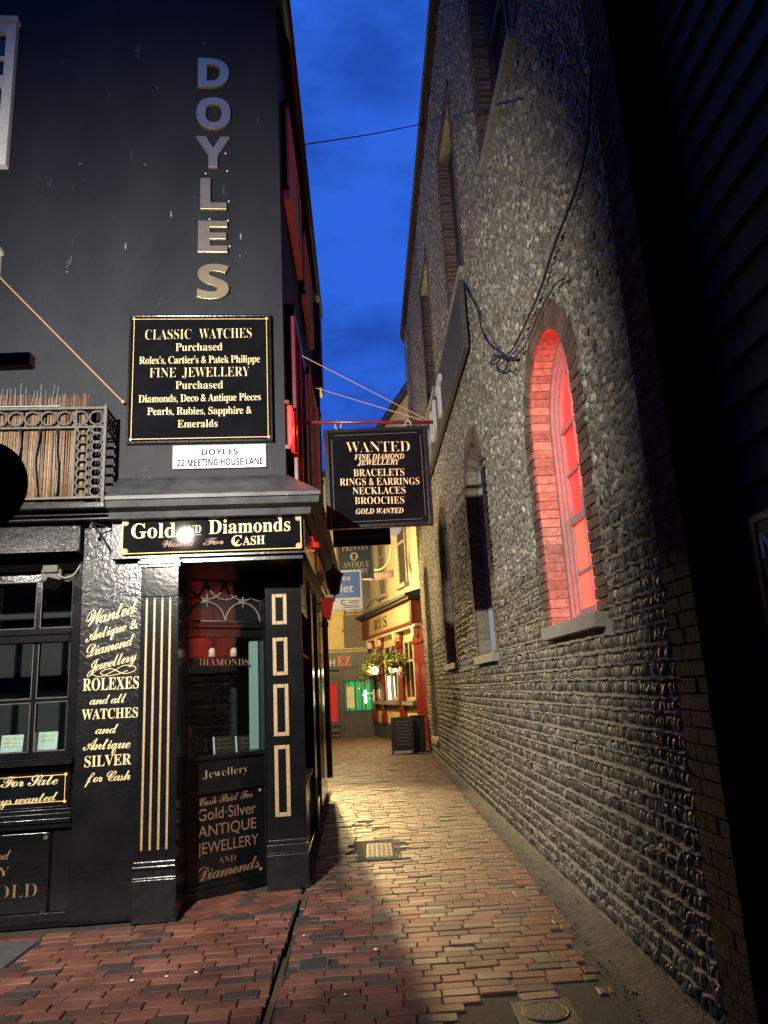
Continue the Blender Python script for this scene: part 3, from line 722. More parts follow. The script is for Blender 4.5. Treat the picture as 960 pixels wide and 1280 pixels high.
# ================================================================== SIGNS ON THE SHOP
# raised name letters
p = S(.23, .12, 5.15); t = thing('name_letters', 'six tall gilded letters spelling DOYLES down the black gable wall', 'wall letters', at(p.x, p.y, p.z, TS.to_euler().z))
f = sp(.12)
for ch, y1, y0, xa, xb in (('D', 112, 78, 248, 287), ('O', 163.5, 126, 246, 289), ('Y', 212, 175, 245, 289), ('L', 264, 227, 251, 284), ('E', 317.5, 280, 248, 285), ('S', 375, 333, 247, 287)):
    b = MB(); q0 = f(xa, y1); q1 = f(xb, y1); q0.z = q1.z = (q0.z + q1.z) / 2; hz = (f(xa, y0) - f(xa, y1)).z
    if ch in 'OS': hz *= .97
    place(b, ch, 'SB', q0, q1, hz, .012, .016, depth=.032); b.build('letter', M['goldmetal'], t, bevel=.004)
for i, (px, py) in enumerate([(282, 192), (284, 214), (257, 217), (286, 252), (262, 274), (285, 276), (287, 308), (214, 268), (301, 296), (196, 110), (255, 55), (181, 206), (84, 340), (157, 308), (300, 320), (100, 205)]):
    c_ = f(px, py); b = MB(Matrix.Translation(c_) @ Matrix.Rotation(i * 1.7, 4, 'Y')); hh = .03 if i in (7, 8, 13) else .006
    b.T = Matrix.Translation(c_); b.box(-.006, .006, -.004, .001, -hh, hh); b.build('paint_chip', M['litter'] if i < 7 else M['greyframe'], shop)
# the big black board
def board(tname, label, cat, x0, x1, z0, z1, T, y, th, frame_mat, fw=.018, inset=.02, bmat=None, line=None):
    Tw = T @ Matrix.Translation(((x0 + x1) / 2, y, z0))
    t = thing(tname, label, cat, Tw)
    b = MB(T); b.box(x0, x1, y - th, y, z0, z1); b.build('board', bmat or M['board'], t, bevel=.003)
    b = MB(T)
    for a in ((x0 - fw, x0, z0 - fw, z1 + fw), (x1, x1 + fw, z0 - fw, z1 + fw), (x0, x1, z0 - fw, z0), (x0, x1, z1, z1 + fw)): b.box(a[0], a[1], y - th - .012, y, a[2], a[3])
    b.build('frame', frame_mat, t, bevel=.003)
    if line:
        b = MB(T); d = inset; w_ = .005
        for a in ((x0 + d, x0 + d + w_, z0 + d, z1 - d), (x1 - d - w_, x1 - d, z0 + d, z1 - d), (x0 + d, x1 - d, z0 + d, z0 + d + w_), (x0 + d, x1 - d, z1 - d - w_, z1 - d)): b.box(a[0], a[1], y - th - .002, y - th, a[2], a[3])
        for cx_ in (x0 + d, x1 - d):
            for cz_ in (z0 + d, z1 - d): b.lathe((cx_, y - th - .001, cz_), [(.012, 0), (.012, -.003), (.002, -.003)], 10, axis='y')
        b.build('gilt_line', line, t)
    return t
t = board('wall_sign', 'large black square sign with gilt writing headed CLASSIC WATCHES above the shop corner', 'sign', -.48, .745, 3.785, 4.975, TS, .12, .05, M['trim'], line=M['goldline'])
f = sp(.07); b = MB()
put(b, 'CLASSIC', 'B', f, (181.5, 424.8), (239, 423.8), 12.5, offset=-.018); put(b, 'WATCHES', 'B', f, (249, 423.6), (314.5, 422.3), 12.5, offset=-.018)
put(b, 'Purchased', 'B', f, (219.5, 439), (278, 438), 9.6, offset=-.008)
put(b, "Rolex's, Cartier's & Patek Philippe", 'B', f, (174, 455.3), (325, 453), 9.2, offset=-.006, track=.93)
put(b, 'FINE', 'B', f, (187, 472), (220, 471.6), 12, offset=-.018); put(b, 'JEWELLERY', 'B', f, (228, 471.5), (312, 470.3), 12, offset=-.018)
put(b, 'Purchased', 'B', f, (219.5, 486.4), (278.7, 485.5), 9.6, offset=-.008)
put(b, 'Diamonds, Deco & Antique Pieces', 'B', f, (173, 503.4), (326, 500.3), 9.2, offset=-.006, track=.93)
put(b, 'Pearls, Rubies, Sapphire &', 'B', f, (184, 519), (314.5, 517), 9.2, offset=-.006, track=.95)
put(b, 'Emeralds', 'B', f, (222, 534.6), (272, 533.6), 9.2, offset=-.006)
b.build('lettering', M['cream'], t, fix=False)
# address plate
t = board('address_plate', 'white plate reading DOYLES 22 MEETING HOUSE LANE on the black wall', 'sign', -.10, .695, 3.54, 3.745, TS, .12, .02, M['white'], fw=.004, bmat=M['white'], line=None)
f = sp(.10); b = MB()
put(b, 'DOYLES', 'SB', f, (252, 569), (297.5, 567.7), 7.3); put(b, '22 MEETING HOUSE LANE', 'SB', f, (221.5, 583.3), (328.5, 580.3), 8.5, offset=.004, track=.97)
b.build('lettering', M['navy'], t, fix=False)
# fascia sign
t = board('fascia_sign', 'long black and gilt Gold AND Diamonds sign over the shop entrance', 'sign', -.46, .985, 2.775, 3.045, TS, -.035, .03, M['goldline'], fw=.008)
f = sp(-.065); b = MB()
put(b, 'Gold', 'B', f, (164, 673), (219.5, 671.5), 18); put(b, 'AND', 'B', f, (226.6, 667.5), (251.5, 665.8), 9.5); put(b, 'Diamonds', 'B', f, (261, 667.6), (363, 663.4), 17)
b.build('lettering', M['cream'], t, fix=False)
b = MB(); b.tube([f(227, 670) + NS * .003, f(251.5, 668.3) + NS * .003], .003, 5); b.build('underline', M['cream'], t)
b = MB(); put(b, 'Wanted', 'S', f, (203, 684.2), (244, 682.3), 8.5, track=.8); put(b, 'For', 'S', f, (254, 681.6), (280, 680), 8.5, track=.8)
b.build('script_lettering', M['brown_letter'], t, fix=False)
b = MB(); put(b, 'C', 'B', f, (289.5, 683), (302.5, 682), 13); put(b, '\u00a3', 'B', f, (294, 681.8), (299.5, 681.5), 6.5); put(b, 'ASH', 'B', f, (303.5, 681.6), (331, 679.9), 10.5)
b.build('cash_lettering', M['cream'], t, fix=False)
for x, z in ((-.445, 2.79), (-.445, 3.03), (.97, 2.79), (.97, 3.03)):
    b = MB(TS); b.lathe((x, -.066, z), [(.028, 0), (.028, -.006), (.012, -.012), (.004, -.012)], 8, axis='y'); b.build('corner_boss', M['gold'], t)
# two panels under the window
t = board('riser_sign', 'black gilt bordered panel reading s For Sale ays wanted below the window', 'sign', -3.2, -.86, .845, 1.105, TS, .16, .03, M['gloss'], fw=.006, line=M['goldline'], inset=.03)
f = sp(.13); b = MB(); put(b, 's For Sale', 'S', f, (-12, 985.5), (72.5, 980), 13, track=.82); put(b, 'ays wanted', 'S', f, (-8, 1007.5), (72, 1000.3), 11.5, track=.82)
b.build('lettering', M['cream'], t, fix=False)
t = board('riser_sign', 'large black panel with dull gold letters OLD screwed to the wall near the pavement', 'sign', -3.2, -.985, .06, .655, TS, .16, .03, M['gloss'], fw=.004)
b = MB(); put(b, 'ed', 'S', f, (-4, 1075.5), (13.7, 1073.5), 12, track=.85); put(b, 'Y', 'B', f, (-3, 1095.5), (11.5, 1094.5), 11, offset=-.015); put(b, 'OLD', 'B', f, (-6, 1124.5), (46, 1120.5), 17, offset=-.02)
b.build('lettering', M['brown_letter'], t, fix=False)
for z in (.09, .625):
    b = MB(TS); b.box(-1.03, -1.0, .118, .13, z - .015, z + .015); b.build('corner_screw', M['castiron'], t)

# hanging sign with its bracket pole
YS = 6.7
t = thing('sign_bracket', 'rusty iron pole with tie wires projecting over the alley above the WANTED sign', 'bracket', at(-.63, YS, 4.12))
b = MB(); b.tube([(-.64, YS, 4.14), (.75, YS + .05, 4.10)], .018, 8); b.build('pole', M['maroon'], t, smooth=True)
b = MB(); b.tube([(-.62, YS - .1, 4.86), (.70, YS + .05, 4.12)], .004, 6); b.tube([(-.62, YS + .35, 4.72), (.66, YS + .05, 4.12)], .004, 6); b.build('tie_wire', M['rope'], t)
b = MB(); b.tube([(-.18 + .03 * math.cos(a), YS + .02, 4.10 + .045 * math.sin(a)) for a in np.linspace(0, 2 * PI, 13)[:-1]], .008, 6, closed=True)
b.tube([(.50 + .03 * math.cos(a), YS + .02, 4.07 + .045 * math.sin(a)) for a in np.linspace(0, 2 * PI, 13)[:-1]], .008, 6, closed=True); b.build('ring', M['greyframe'], t, smooth=True)
TH = at(.18, YS, 3.06, 0); t = thing('hanging_sign', 'square black WANTED sign hanging across the alley from an iron pole', 'sign', TH)
b = MB(TH); b.box(-.455, .455, -.02, .02, .035, .945); b.build('board', M['board'], t)
b = MB(TH)
for a in ((-.50, -.455, 0, .98), (.455, .50, 0, .98), (-.455, .455, 0, .035), (-.455, .455, .945, .98)): b.box(a[0], a[1], -.035, .035, a[2], a[3])
b.box(-.37, -.33, -.01, .01, .98, 1.0); b.box(.30, .34, -.01, .01, .98, 1.0)
b.build('frame', M['trim'], t, bevel=.006)
b = MB(TH)
c_ = .035
for a in ((-.43, -.425, .06 + c_, .92 - c_), (.425, .43, .06 + c_, .92 - c_), (-.43 + c_, .43 - c_, .06, .064), (-.43 + c_, .43 - c_, .916, .92)): b.box(a[0], a[1], -.0225, -.02, a[2], a[3])
b.build('border_line', M['iron'], t)
f = lambda px, py: atY(px, py, YS - .022)
b = MB()
put(b, 'WANTED', 'B', f, (433, 565.7), (512.5, 564.3), 13, offset=-.02)
put(b, 'FINE DIAMOND', 'BI', f, (443, 574.6), (505.5, 573.2), 6.3); put(b, 'JEWELLERY', 'BI', f, (447, 581.6), (499.5, 580.5), 6.3)
put(b, 'BRACELETS', 'B', f, (442, 595.6), (505.5, 594.5), 9, offset=-.012)
put(b, 'RINGS & EARRINGS', 'B', f, (425, 607), (524.5, 605.6), 8.8, offset=-.012)
put(b, 'NECKLACES', 'B', f, (441, 618.2), (507, 617), 8.8, offset=-.012)
put(b, 'BROOCHES', 'B', f, (443.7, 630.3), (505.5, 629.3), 8.8, offset=-.012)
put(b, 'GOLD WANTED', 'BI', f, (445, 642.6), (504.5, 641.2), 6.5)
b.build('lettering', M['cream'], t, fix=False)

# ================================================================== LEFT EDGE: balcony, bamboo, spikes, round sign
p = S(-1.9, -.26, 3.17); t = thing('balcony_railing', 'old cast iron balcony railing with bands of rings above the shop window', 'railing', at(p.x, p.y, p.z, TS.to_euler().z))
b = MB(TS)
yr = -.24
for z, h in ((3.965, .022), (3.80, .018), (3.20, .022)): b.box(-4.0, -.58, yr - .012, yr + .012, z, z + h)
b.box(-.60, -.575, yr - .016, yr + .016, 3.17, 4.0); b.box(-.60, -.575, .09, .12, 3.17, 4.0)
for z in (3.965, 3.80, 3.20): b.box(-.597, -.577, yr, .12, z, z + .02)
b.box(-.83, -.815, yr - .01, yr + .01, 3.2, 3.96)
b.build('rail', M['iron'], t, bevel=.003)
b = MB(TS)
def rng_(cx_, cy_, cz_, r, plane):
    pts = [(cx_ + r * math.cos(a), cy_, cz_ + r * math.sin(a)) if plane == 'x' else (cx_, cy_ + r * math.cos(a), cz_ + r * math.sin(a)) for a in np.linspace(0, 2 * PI, 15)[:-1]]
    b.tube(pts, .009, 6, closed=True)
for i in range(24): rng_(-.66 - i * .128, yr, 3.891, .058, 'x')
for j in range(8):
    rng_(-.762, yr, 3.265 + j * .0755, .044, 'x'); rng_(-.648, yr, 3.265 + j * .0755, .044, 'x')
    b.tube([(-.70, yr, 3.23 + j * .0755), (-.71, yr, 3.265 + j * .0755), (-.70, yr, 3.30 + j * .0755)], .008, 5)
for j in range(3): rng_(-.588, yr + .07 + j * .1, 3.89, .045, 'y')
b.build('ring_ornament', M['iron'], t, smooth=True)
b = MB(TS)
for i in range(17):
    x = -.96 - i * .155; pts = [(x + .012 * math.sin(zq * 9 + i * 1.7) * (1 + .5 * math.sin(i)), yr, 3.2 + zq) for zq in np.linspace(0, .6, 9)]
    b.tube(pts, [.009 + .006 * max(0, math.sin(q * 2.1 + i)) for q in range(9)], 6)
b.build('baluster', M['darkiron'], t, smooth=True)
p = S(-1.9, -.19, 3.18); b = MB(TS)
x = -3.8
while x < -.735:
    r = random.uniform(.005, .0085); lean = random.uniform(-.012, .012); top = 4.105 + random.uniform(-.02, .025)
    b.tube([(x, -.19 + random.uniform(-.006, .006), 3.165 + random.uniform(-.02, .01)), (x + lean * .5, -.19 + random.uniform(-.008, .008), 3.6), (x + lean, -.19, top)], r, 6); x += r * 1.75
o = b.build('bamboo_screen', M['bamboo'], loc=p, smooth=True)
tag(o, 'brown bamboo cane screen tied behind the iron balcony railing', 'screen')
p = S(-1.9, -.25, 4.0); t = thing('bird_spikes', 'strip of thin steel bird spikes standing on the balcony rail', 'bird spikes', at(p.x, p.y, p.z, TS.to_euler().z))
b = MB(TS); b.box(-3.8, -.95, -.255, -.235, 3.99, 3.998); b.build('strip', M['greyframe'], t)
b = MB(TS)
for i in range(70):
    x = -3.75 + i * .04; b.tube([(x, -.245, 3.995), (x + random.uniform(-.02, .02), -.245 + random.uniform(-.05, .05), 4.17 + random.uniform(-.03, .03))], .0022, 4)
tag(b.build('spike', M['spike'], t), kind='stuff')
p = S(-1.0, .08, 4.15); b = MB(TS)
a0 = S(*( -.53, .10, 4.15)); u0 = shop_u(0, 347, -.1)
b.T = Matrix.Identity(4); b.tube([a0 + NS * .03, S(u0[0], -.1, u0[1]), S(u0[0] - .7, -.25, u0[1] + .62)], .006, 6); b.tube([a0, a0 + NS * .05], .014, 8)
o = b.build('stay_wire', M['rope'], loc=p); tag(o, 'taut tan stay wire running down the black wall to a hook beside the big sign', 'wire')
YD = 2.0
c0 = atY(-27, 609, YD); rd = 61 / FPX * YD; e0 = atY(39, 451, YD)
t = thing('round_sign', 'black round sign hanging from a dark maroon bar at the left edge', 'sign', Matrix.Translation((c0.x, YD, c0.z - rd)))
b = MB(); b.lathe((c0.x, YD, c0.z), [(rd * .02, -.02), (rd * .6, -.018), (rd * .92, -.012), (rd, -.003), (rd, .008), (rd * .9, .012), (rd * .02, .012)], 48, axis='y'); b.build('disc', M['matteblack'], t, smooth=True)
b = MB(); b.tube([(c0.x + rd * math.cos(a), YD, c0.z + rd * math.sin(a)) for a in np.linspace(0, 2 * PI, 49)[:-1]], .004, 6, closed=True); b.build('rim', M['darkmaroon'], t, smooth=True)
b = MB(); b.box(c0.x - .5, e0.x, YD - .02, YD + .02, e0.z - .020, e0.z + .020); b.build('beam', M['darkmaroon'], t, bevel=.003)
b = MB(); b.box(e0.x, e0.x + .004, YD - .018, YD + .018, e0.z - .018, e0.z + .018); b.build('beam_end', M['maroon'], t)
b = MB(); b.tube([(c0.x - .03, YD, c0.z + rd - .005), (c0.x - .03, YD, e0.z)], .004, 6); b.build('hanger', M['darkiron'], t)
# little iron bracket on the panel, floodlight above the window
p = S(-.60, .05, 2.8); b = MB(TS)
b.box(-.585, -.575, .055, .08, 2.78, 3.03); b.tube([(-.58, .06, 3.02), (-.69, -.16, 3.02), (-.69, -.17, 2.98)], .008, 6); b.tube([(-.58, .06, 2.80), (-.62, -.03, 2.90), (-.68, -.15, 3.01)], .008, 6); b.lathe((-.69, -.17, 2.97), [(.016, 0), (.016, .03)], 8)
o = b.build('iron_bracket', M['darkiron'], loc=p); tag(o, 'small empty scrolled iron bracket on the glossy black panel', 'bracket')
p = S(-1.05, .0, 2.6); t = thing('floodlight', 'black floodlight on a pale bracket above the left shop window', 'floodlight', at(p.x, p.y, p.z, TS.to_euler().z))
b = MB(TS); b.box(-1.14, -.98, .06, .10, 2.60, 2.69); b.box(-1.12, -1.0, .03, .10, 2.66, 2.72); b.build('bracket', M['iron'], t, bevel=.006)
b = MB(TS @ Matrix.Translation((-.985, -.05, 2.52)) @ Matrix.Rotation(math.radians(-25), 4, 'X') @ Matrix.Rotation(math.radians(18), 4, 'Y'))
b.prism([(-.05, -.06), (.05, -.06), (.075, .05), (-.075, .05)], -.06, .05, ax=1); b.build('housing', M['matteblack'], t, bevel=.005)
b = MB(TS); b.tube(smooth_pts([Vector((-1.0, .05, 2.64)), Vector((-.94, .03, 2.61)), Vector((-.88, .06, 2.64)), Vector((-.84, .09, 2.72))]), .006, 6); b.build('cable', M['greyframe'], t)
# cards behind the window glass and in the display
def card(px0, py0, px1, py1, fn, T, y, mt, label, group=None, lines=None, lm=None, lean=-.03):
    a, c = fn(px0, py1), fn(px1, py0); a = T.inverted() @ a; c = T.inverted() @ c
    Tc = T @ Matrix.Translation(((a.x + c.x) / 2, y, a.z))
    t = thing('display_card', label, 'card', Tc, group); w_ = (c.x - a.x) / 2; h = c.z - a.z
    Tl = Tc @ Matrix.Rotation(-.12, 4, 'X'); b = MB(Tl); b.box(-w_, w_, 0, .008, 0, h); b.build('board', mt, t)
    b = MB()
    for i, s_ in enumerate(lines or []):
        z = h * (.74 - i * .24); hw = w_ * (.55 + .25 * ((i * 7 + len(s_)) % 3) / 2)
        place(b, s_, 'S' if lm != 'brown' else 'S', Tl @ Vector((-hw, -.001, z)), Tl @ Vector((hw, -.001, z)), h * .14, .002)
    if b.v: b.build('lettering', M['brown_letter'] if lm == 'brown' else M['goldline'], t, fix=False)
    if lm == 'brown':
        b = MB(Tl); b.box(-w_ - .012, -w_, 0, .010, 0, h); b.build('white_edge', M['white'], t)
    return t
card(0, 918, 29, 941, sp(.22), TS, .22, M['card'], 'pale green card with gold script, left one of two in the left shop window', lines=['For Sale', 'Rare', 'Wanted'])
card(46.5, 914, 72, 938, sp(.22), TS, .22, M['card'], 'pale green card with gold script, right one of two in the left shop window', lines=['Diamond', 'Jewellery'])
card(236, 921, 259, 942, wp(.14), TW, .14, M['blackcard'], 'small black card with gilt script at the left of the entrance display', lines=['Gold', 'Jewellery', 'for Cash'], lm='brown')
card(269, 919, 291, 942, wp(.14), TW, .14, M['blackcard'], 'small black card with gilt script in the middle of the entrance display', lines=['Gold', 'Antique', 'Jewellery'], lm='brown')
card(297, 918, 319, 941, wp(.14), TW, .14, M['blackcard'], 'small black card with gilt script beside the white lining of the display', lines=['We', 'Repair', 'Jewels'], lm='brown')
b = MB(TW); b.box(-.33, -.265, .2, .22, 1.11, 1.2); p = TW @ Vector((-.3, .2, 1.1)); o = b.build('jewel_box', M['card'], loc=p); tag(o, 'pale jewel box between two black cards in the entrance display', 'box')
b = MB(TW); b.box(-.68, -.58, .3, .36, 1.11, 1.36); b.box(-.69, -.57, .28, .38, 1.10, 1.12); p = TW @ Vector((-.63, .3, 1.1)); o = b.build('jewel_stand', M['pinkplate'], loc=p); tag(o, 'pink velvet jewel stand at the back of the entrance display', 'display stand')
for i, px in enumerate((241, 265, 292)):
    q = TW.inverted() @ wp(.2)(px, 803); Tl = TW @ Matrix.Translation((q.x, .2, 2.0))
    t = thing('spotlight', ('left', 'middle', 'right')[i] + ' one of three small spotlights hanging inside the entrance display window', 'spotlight', Tl, 'spotlights in the display window')
    b = MB(Tl); b.box(-.06, .03, -.01, .01, .085, .105); b.tube([(0, 0, .1), (0, 0, .04)], .006, 6); b.build('arm', M['pinkplate'], t)
    b = MB(Tl); b.lathe((0, 0, -.04), [(.036, 0), (.030, .06), (.020, .085), (.005, .09)], 14); b.build('shade', M['pinkplate'], t, smooth=True)
# red lamps and lanterns along the alley side
t = thing('red_sign_lamp', 'glowing red lamp box on the alley wall above the cornice', 'lamp', at(-.60, 6.3, 3.75))
b = MB(); b.box(-.62, -.575, 6.2, 6.5, 3.74, 4.12); b.build('lamp_glass', M['redlamp'], t, bevel=.01)
b = MB(); b.box(-.64, -.60, 6.18, 6.52, 3.70, 3.735); b.box(-.64, -.60, 6.18, 6.52, 4.125, 4.16); b.build('frame', M['maroon'], t)
lamp('red_lamp_light', 'POINT', (-.52, 6.45, 3.95), 3, (1, .05, .04), radius=.05)
def lantern(x, y, z, mt, label, s=1.0, wallx=-.62):
    t = thing('wall_lantern', label, 'lantern', at(wallx, y, z))
    Tl = at(x, y, z); b = MB(Tl)
    b.lathe((0, 0, 0), [(.045 * s, 0), (.05 * s, .015 * s), (.05 * s, .02 * s)], 6); b.lathe((0, 0, .20 * s), [(.10 * s, 0), (.105 * s, .01 * s), (.05 * s, .06 * s), (.02 * s, .085 * s), (.02 * s, .12 * s)], 6)
    for k_ in range(6):
        a = 2 * PI * k_ / 6; b.tube([(.05 * s * math.cos(a), .05 * s * math.sin(a), .015 * s), (.09 * s * math.cos(a), .09 * s * math.sin(a), .205 * s)], .005 * s, 4)
    b.tube([(0, 0, 0), (0, 0, -.06 * s), (wallx - x, 0, -.10 * s)], .010 * s, 6)
    b.build('cage', M['darkiron'], t)
    b = MB(Tl); b.lathe((0, 0, .02 * s), [(.044 * s, 0), (.083 * s, .18 * s)], 6); b.build('lamp_glass', mt, t)
    return t
lantern(-.475, 7.2, 2.98, M['redlamp'], 'red glowing lantern under the shop cornice on the alley side', .62)
lamp('red_lantern_light', 'POINT', (-.47, 7.45, 3.05), .9, (1, .06, .05), radius=.05)
lantern(-.36, 8.8, 2.72, M['darkglass'], 'unlit black lantern beside the to let sign', 1.15)
p = Vector((-.45, 8.35, 2.3)); b = MB(); b.prism([(-.52, 2.68), (-.36, 2.68), (-.42, 2.40), (-.50, 2.46)], 8.72, 8.74, ax=1); o = b.build('bracket_plate', M['pinkplate'], loc=p); tag(o, 'pale pink tapered plate hanging below the black lantern', 'plate')
b = MB(); b.box(-.50, -.475, 7.4, 9.6, 2.82, 3.02); p = Vector((-.5, 8.5, 2.8)); t = thing('side_fascia_sign', 'long red fascia board with gilt letters along the alley side of the shop', 'sign', at(-.5, 8.5, 2.8)); b.build('board', M['maroon'], t)
b = MB(); place(b, 'GOLD AND DIAMONDS', 'B', Vector((-.474, 9.5, 2.86)), Vector((-.474, 7.5, 2.86)), .11, -.004); 
for i_ in range(len(b.v)): b.v[i_].x = -.471
b.build('lettering', M['goldline'], t, fix=False)

# ================================================================== FLINT BUILDING (right)
flint = thing('flint_building', 'tall cobbled flint building with brick arched windows along the alley', 'building', at(1.5, 11, 0))
XW = 1.5; Y0, Y1, HT = 3.28, 19.55, 11.55
ARCH = [(5.32, .625, 2.0, 3.60, 'red'), (9.27, .70, 1.93, 3.95, 'grey'), (13.2, .78, 1.95, 4.0, 'dark'), (17.45, .62, .42, 3.75, 'tall')]
RECT = [(5.95, .80, 7.02, 9.9), (9.38, .68, 6.98, 9.7), (13.4, .72, 7.0, 9.7)]
def outline(yc, hw, zs, zp, n=18, d=0., flat=False):
    if flat: return [(yc - hw - d, zs - d), (yc + hw + d, zs - d), (yc + hw + d, zp + d), (yc - hw - d, zp + d)]
    pts = [(yc - hw - d, zs - d), (yc + hw + d, zs - d)]
    for i in range(n + 1):
        a = PI * i / n; pts.append((yc + (hw + d) * math.cos(a), zp + (hw + d) * 1.04 * math.sin(a)))
    return pts
def hit_open(y, z, mrg):
    for (yc, hw, zs, zp, k_) in ARCH:
        if abs(y - yc) < hw + mrg and z > zs - .13 and (z < zp or (y - yc) ** 2 + (z - zp) ** 2 < (hw + mrg) ** 2): return True
    for (yc, hw, z0, z1) in RECT:
        if abs(y - yc) < hw + mrg and z0 - .15 < z < z1 + mrg: return True
    return False
b = MB()
outer = [(Y0, -.05), (Y1, -.05), (Y1, HT), (Y0, HT)]
loops = [outer] + [outline(*a[:4], d=.04) for a in ARCH] + [outline(r[0], r[1], r[2], r[3], d=.04, flat=True) for r in RECT]
L3 = [[Vector((q[0], q[1], 0)) for q in lp] for lp in loops]
tri = tessellate_polygon(L3); flat = [q for lp in loops for q in lp]
b.add([(XW + .006, q[0], q[1]) for q in flat], [tuple(t_) for t_ in tri])
b.quad((XW + .006, Y0, -.05), (5, Y0, -.05), (5, Y0, HT), (XW + .006, Y0, HT)); b.quad((XW + .006, Y1, -.05), (5, Y1, -.05), (5, Y1, HT), (XW + .006, Y1, HT))
b.quad((5, Y0, -.05), (5, Y1, -.05), (5, Y1, HT), (5, Y0, HT)); b.quad((XW, Y0, HT), (XW, Y1, HT), (5, Y1, HT), (5, Y0, HT))
b.build('wall', M['mortar'], flint)
# the flints: half ellipsoids bedded in the mortar, coursed below and random above
def flint_mesh(name, C, nk, rings, mt):
    base = []
    for q, (r, h) in enumerate(rings):
        for k_ in range(nk):
            a = 2 * PI * (k_ + .5 * (q % 2)) / nk; base.append((r * math.cos(a), r * math.sin(a), h))
    base.append((0, 0, 1.0)); base = np.array(base); nv = len(base); nr = len(rings)
    fq = [(i * nk + k_, i * nk + (k_ + 1) % nk, (i + 1) * nk + (k_ + 1) % nk, (i + 1) * nk + k_) for i in range(nr - 1) for k_ in range(nk)]
    ft = [((nr - 1) * nk + k_, (nr - 1) * nk + (k_ + 1) % nk, nr * nk) for k_ in range(nk)]
    C = np.array(C); n = len(C)
    P = np.repeat(base[None], n, 0) * (1 + rng.uniform(-.12, .12, (n, nv, 1)) * np.array([1, 1, .9]))
    ly = P[..., 0] * C[:, None, 2]; lz = P[..., 1] * C[:, None, 3]
    ca, sa = np.cos(C[:, 5])[:, None], np.sin(C[:, 5])[:, None]
    yy = C[:, None, 0] + ly * ca - lz * sa; zz_ = C[:, None, 1] + ly * sa + lz * ca
    tl = rng.normal(0, .16, (n, 1)); tl2 = rng.normal(0, .16, (n, 1))
    xx = XW + .004 - (P[..., 2] * C[:, None, 4]) + ly * tl + lz * tl2
    V_ = np.stack([xx, yy, zz_], -1).reshape(-1, 3)
    off = (np.arange(n) * nv)[:, None, None]
    Q = (np.array(fq)[None] + off).reshape(-1, 4)[:, ::-1]; T_ = (np.array(ft)[None] + off).reshape(-1, 3)[:, ::-1]
    me = bpy.data.meshes.new(name); me.vertices.add(len(V_)); V_ = V_ - np.array([1.5, 11, 0])
    me.vertices.foreach_set('co', V_.ravel().astype('f'))
    me.loops.add(Q.size + T_.size); me.loops.foreach_set('vertex_index', np.concatenate([Q.ravel(), T_.ravel()]).astype('i'))
    me.polygons.add(len(Q) + len(T_))
    me.polygons.foreach_set('loop_start', np.concatenate([np.arange(len(Q)) * 4, Q.size + np.arange(len(T_)) * 3]).astype('i'))
    me.update(calc_edges=True); me.validate()
    me.polygons.foreach_set('use_smooth', np.ones(len(me.polygons), dtype=bool))
    me.materials.append(mt); o = bpy.data.objects.new(name, me); COL.objects.link(o); o.parent = flint; WM[o] = WM[flint]
    tag(o, kind='stuff')
def flints():
    lowC, upC, farC = [], [], []
    ridge = MB(); z = .10; rowi = 0
    while z < HT - .28:
        coursed = z < 2.6; mix = min(1, max(0, (z - 1.7) / .9))
        ph = .088 + rng.uniform(-.010, .010) if coursed else .060 + rng.uniform(-.006, .006)
        y = Y0 + .30 + rng.uniform(0, .05); wob = .016 * math.sin(rowi * 1.3)
        while y < Y1 - .12:
            w_ = rng.uniform(.032, .062) if coursed else rng.uniform(.036, .072)
            zc2 = z + wob * math.sin(y * .7 + rowi) + rng.normal(0, .003 + .010 * mix); yc2 = y + w_ / 2
            if not hit_open(yc2, zc2, .22):
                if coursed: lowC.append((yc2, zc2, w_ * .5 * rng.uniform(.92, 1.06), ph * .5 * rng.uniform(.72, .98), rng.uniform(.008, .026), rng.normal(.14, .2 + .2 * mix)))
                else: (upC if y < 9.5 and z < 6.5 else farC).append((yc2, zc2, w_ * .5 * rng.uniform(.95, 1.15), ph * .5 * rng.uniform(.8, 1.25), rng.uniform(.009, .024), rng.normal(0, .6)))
            y += w_ * rng.uniform(.98, 1.06)
        if coursed and mix < .9:                     # ragged ledge of pointing above the course
            zr_ = z + ph / 2; y = Y0 + .33; seg = []
            def flush():
                if len(seg) > 3:
                    vs = []; fs = []
                    for (yy, zz1, p, th) in seg: vs += [(XW + .006, yy, zz1 + th), (XW - p * .55, yy, zz1 + th * .75), (XW - p, yy, zz1 + th * .1), (XW - p * .8, yy, zz1 - th * .5), (XW + .006, yy, zz1 - th)]
                    for q in range(len(seg) - 1):
                        for m_ in range(4): fs.append((q * 5 + m_, q * 5 + m_ + 1, q * 5 + m_ + 6, q * 5 + m_ + 5))
                    ridge.add(vs, fs)
                seg.clear()
            while y < Y1 - .12:
                zz1 = zr_ + wob * math.sin(y * .7 + rowi) + rng.normal(0, .004)
                p = .019 + rng.normal(0, .008)
                if rng.random() < .10 + .6 * mix: p = .004
                if hit_open(y, zz1, .225): flush()
                else: seg.append((y, zz1, max(.002, min(p, .045)), rng.uniform(.007, .017)))
                y += rng.uniform(.022, .045)
            flush()
        z += ph; rowi += 1
    r3 = [(1.0, 0.0), (.88, .55), (.52, .90)]
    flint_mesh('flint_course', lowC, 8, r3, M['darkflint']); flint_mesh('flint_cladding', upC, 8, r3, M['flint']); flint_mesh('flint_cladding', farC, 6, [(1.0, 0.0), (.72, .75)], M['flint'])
    tag(ridge.build('mortar_pointing', M['mortar'], flint, fix=False), kind='stuff')
    print('flints', len(lowC), len(upC), len(farC))
flints()
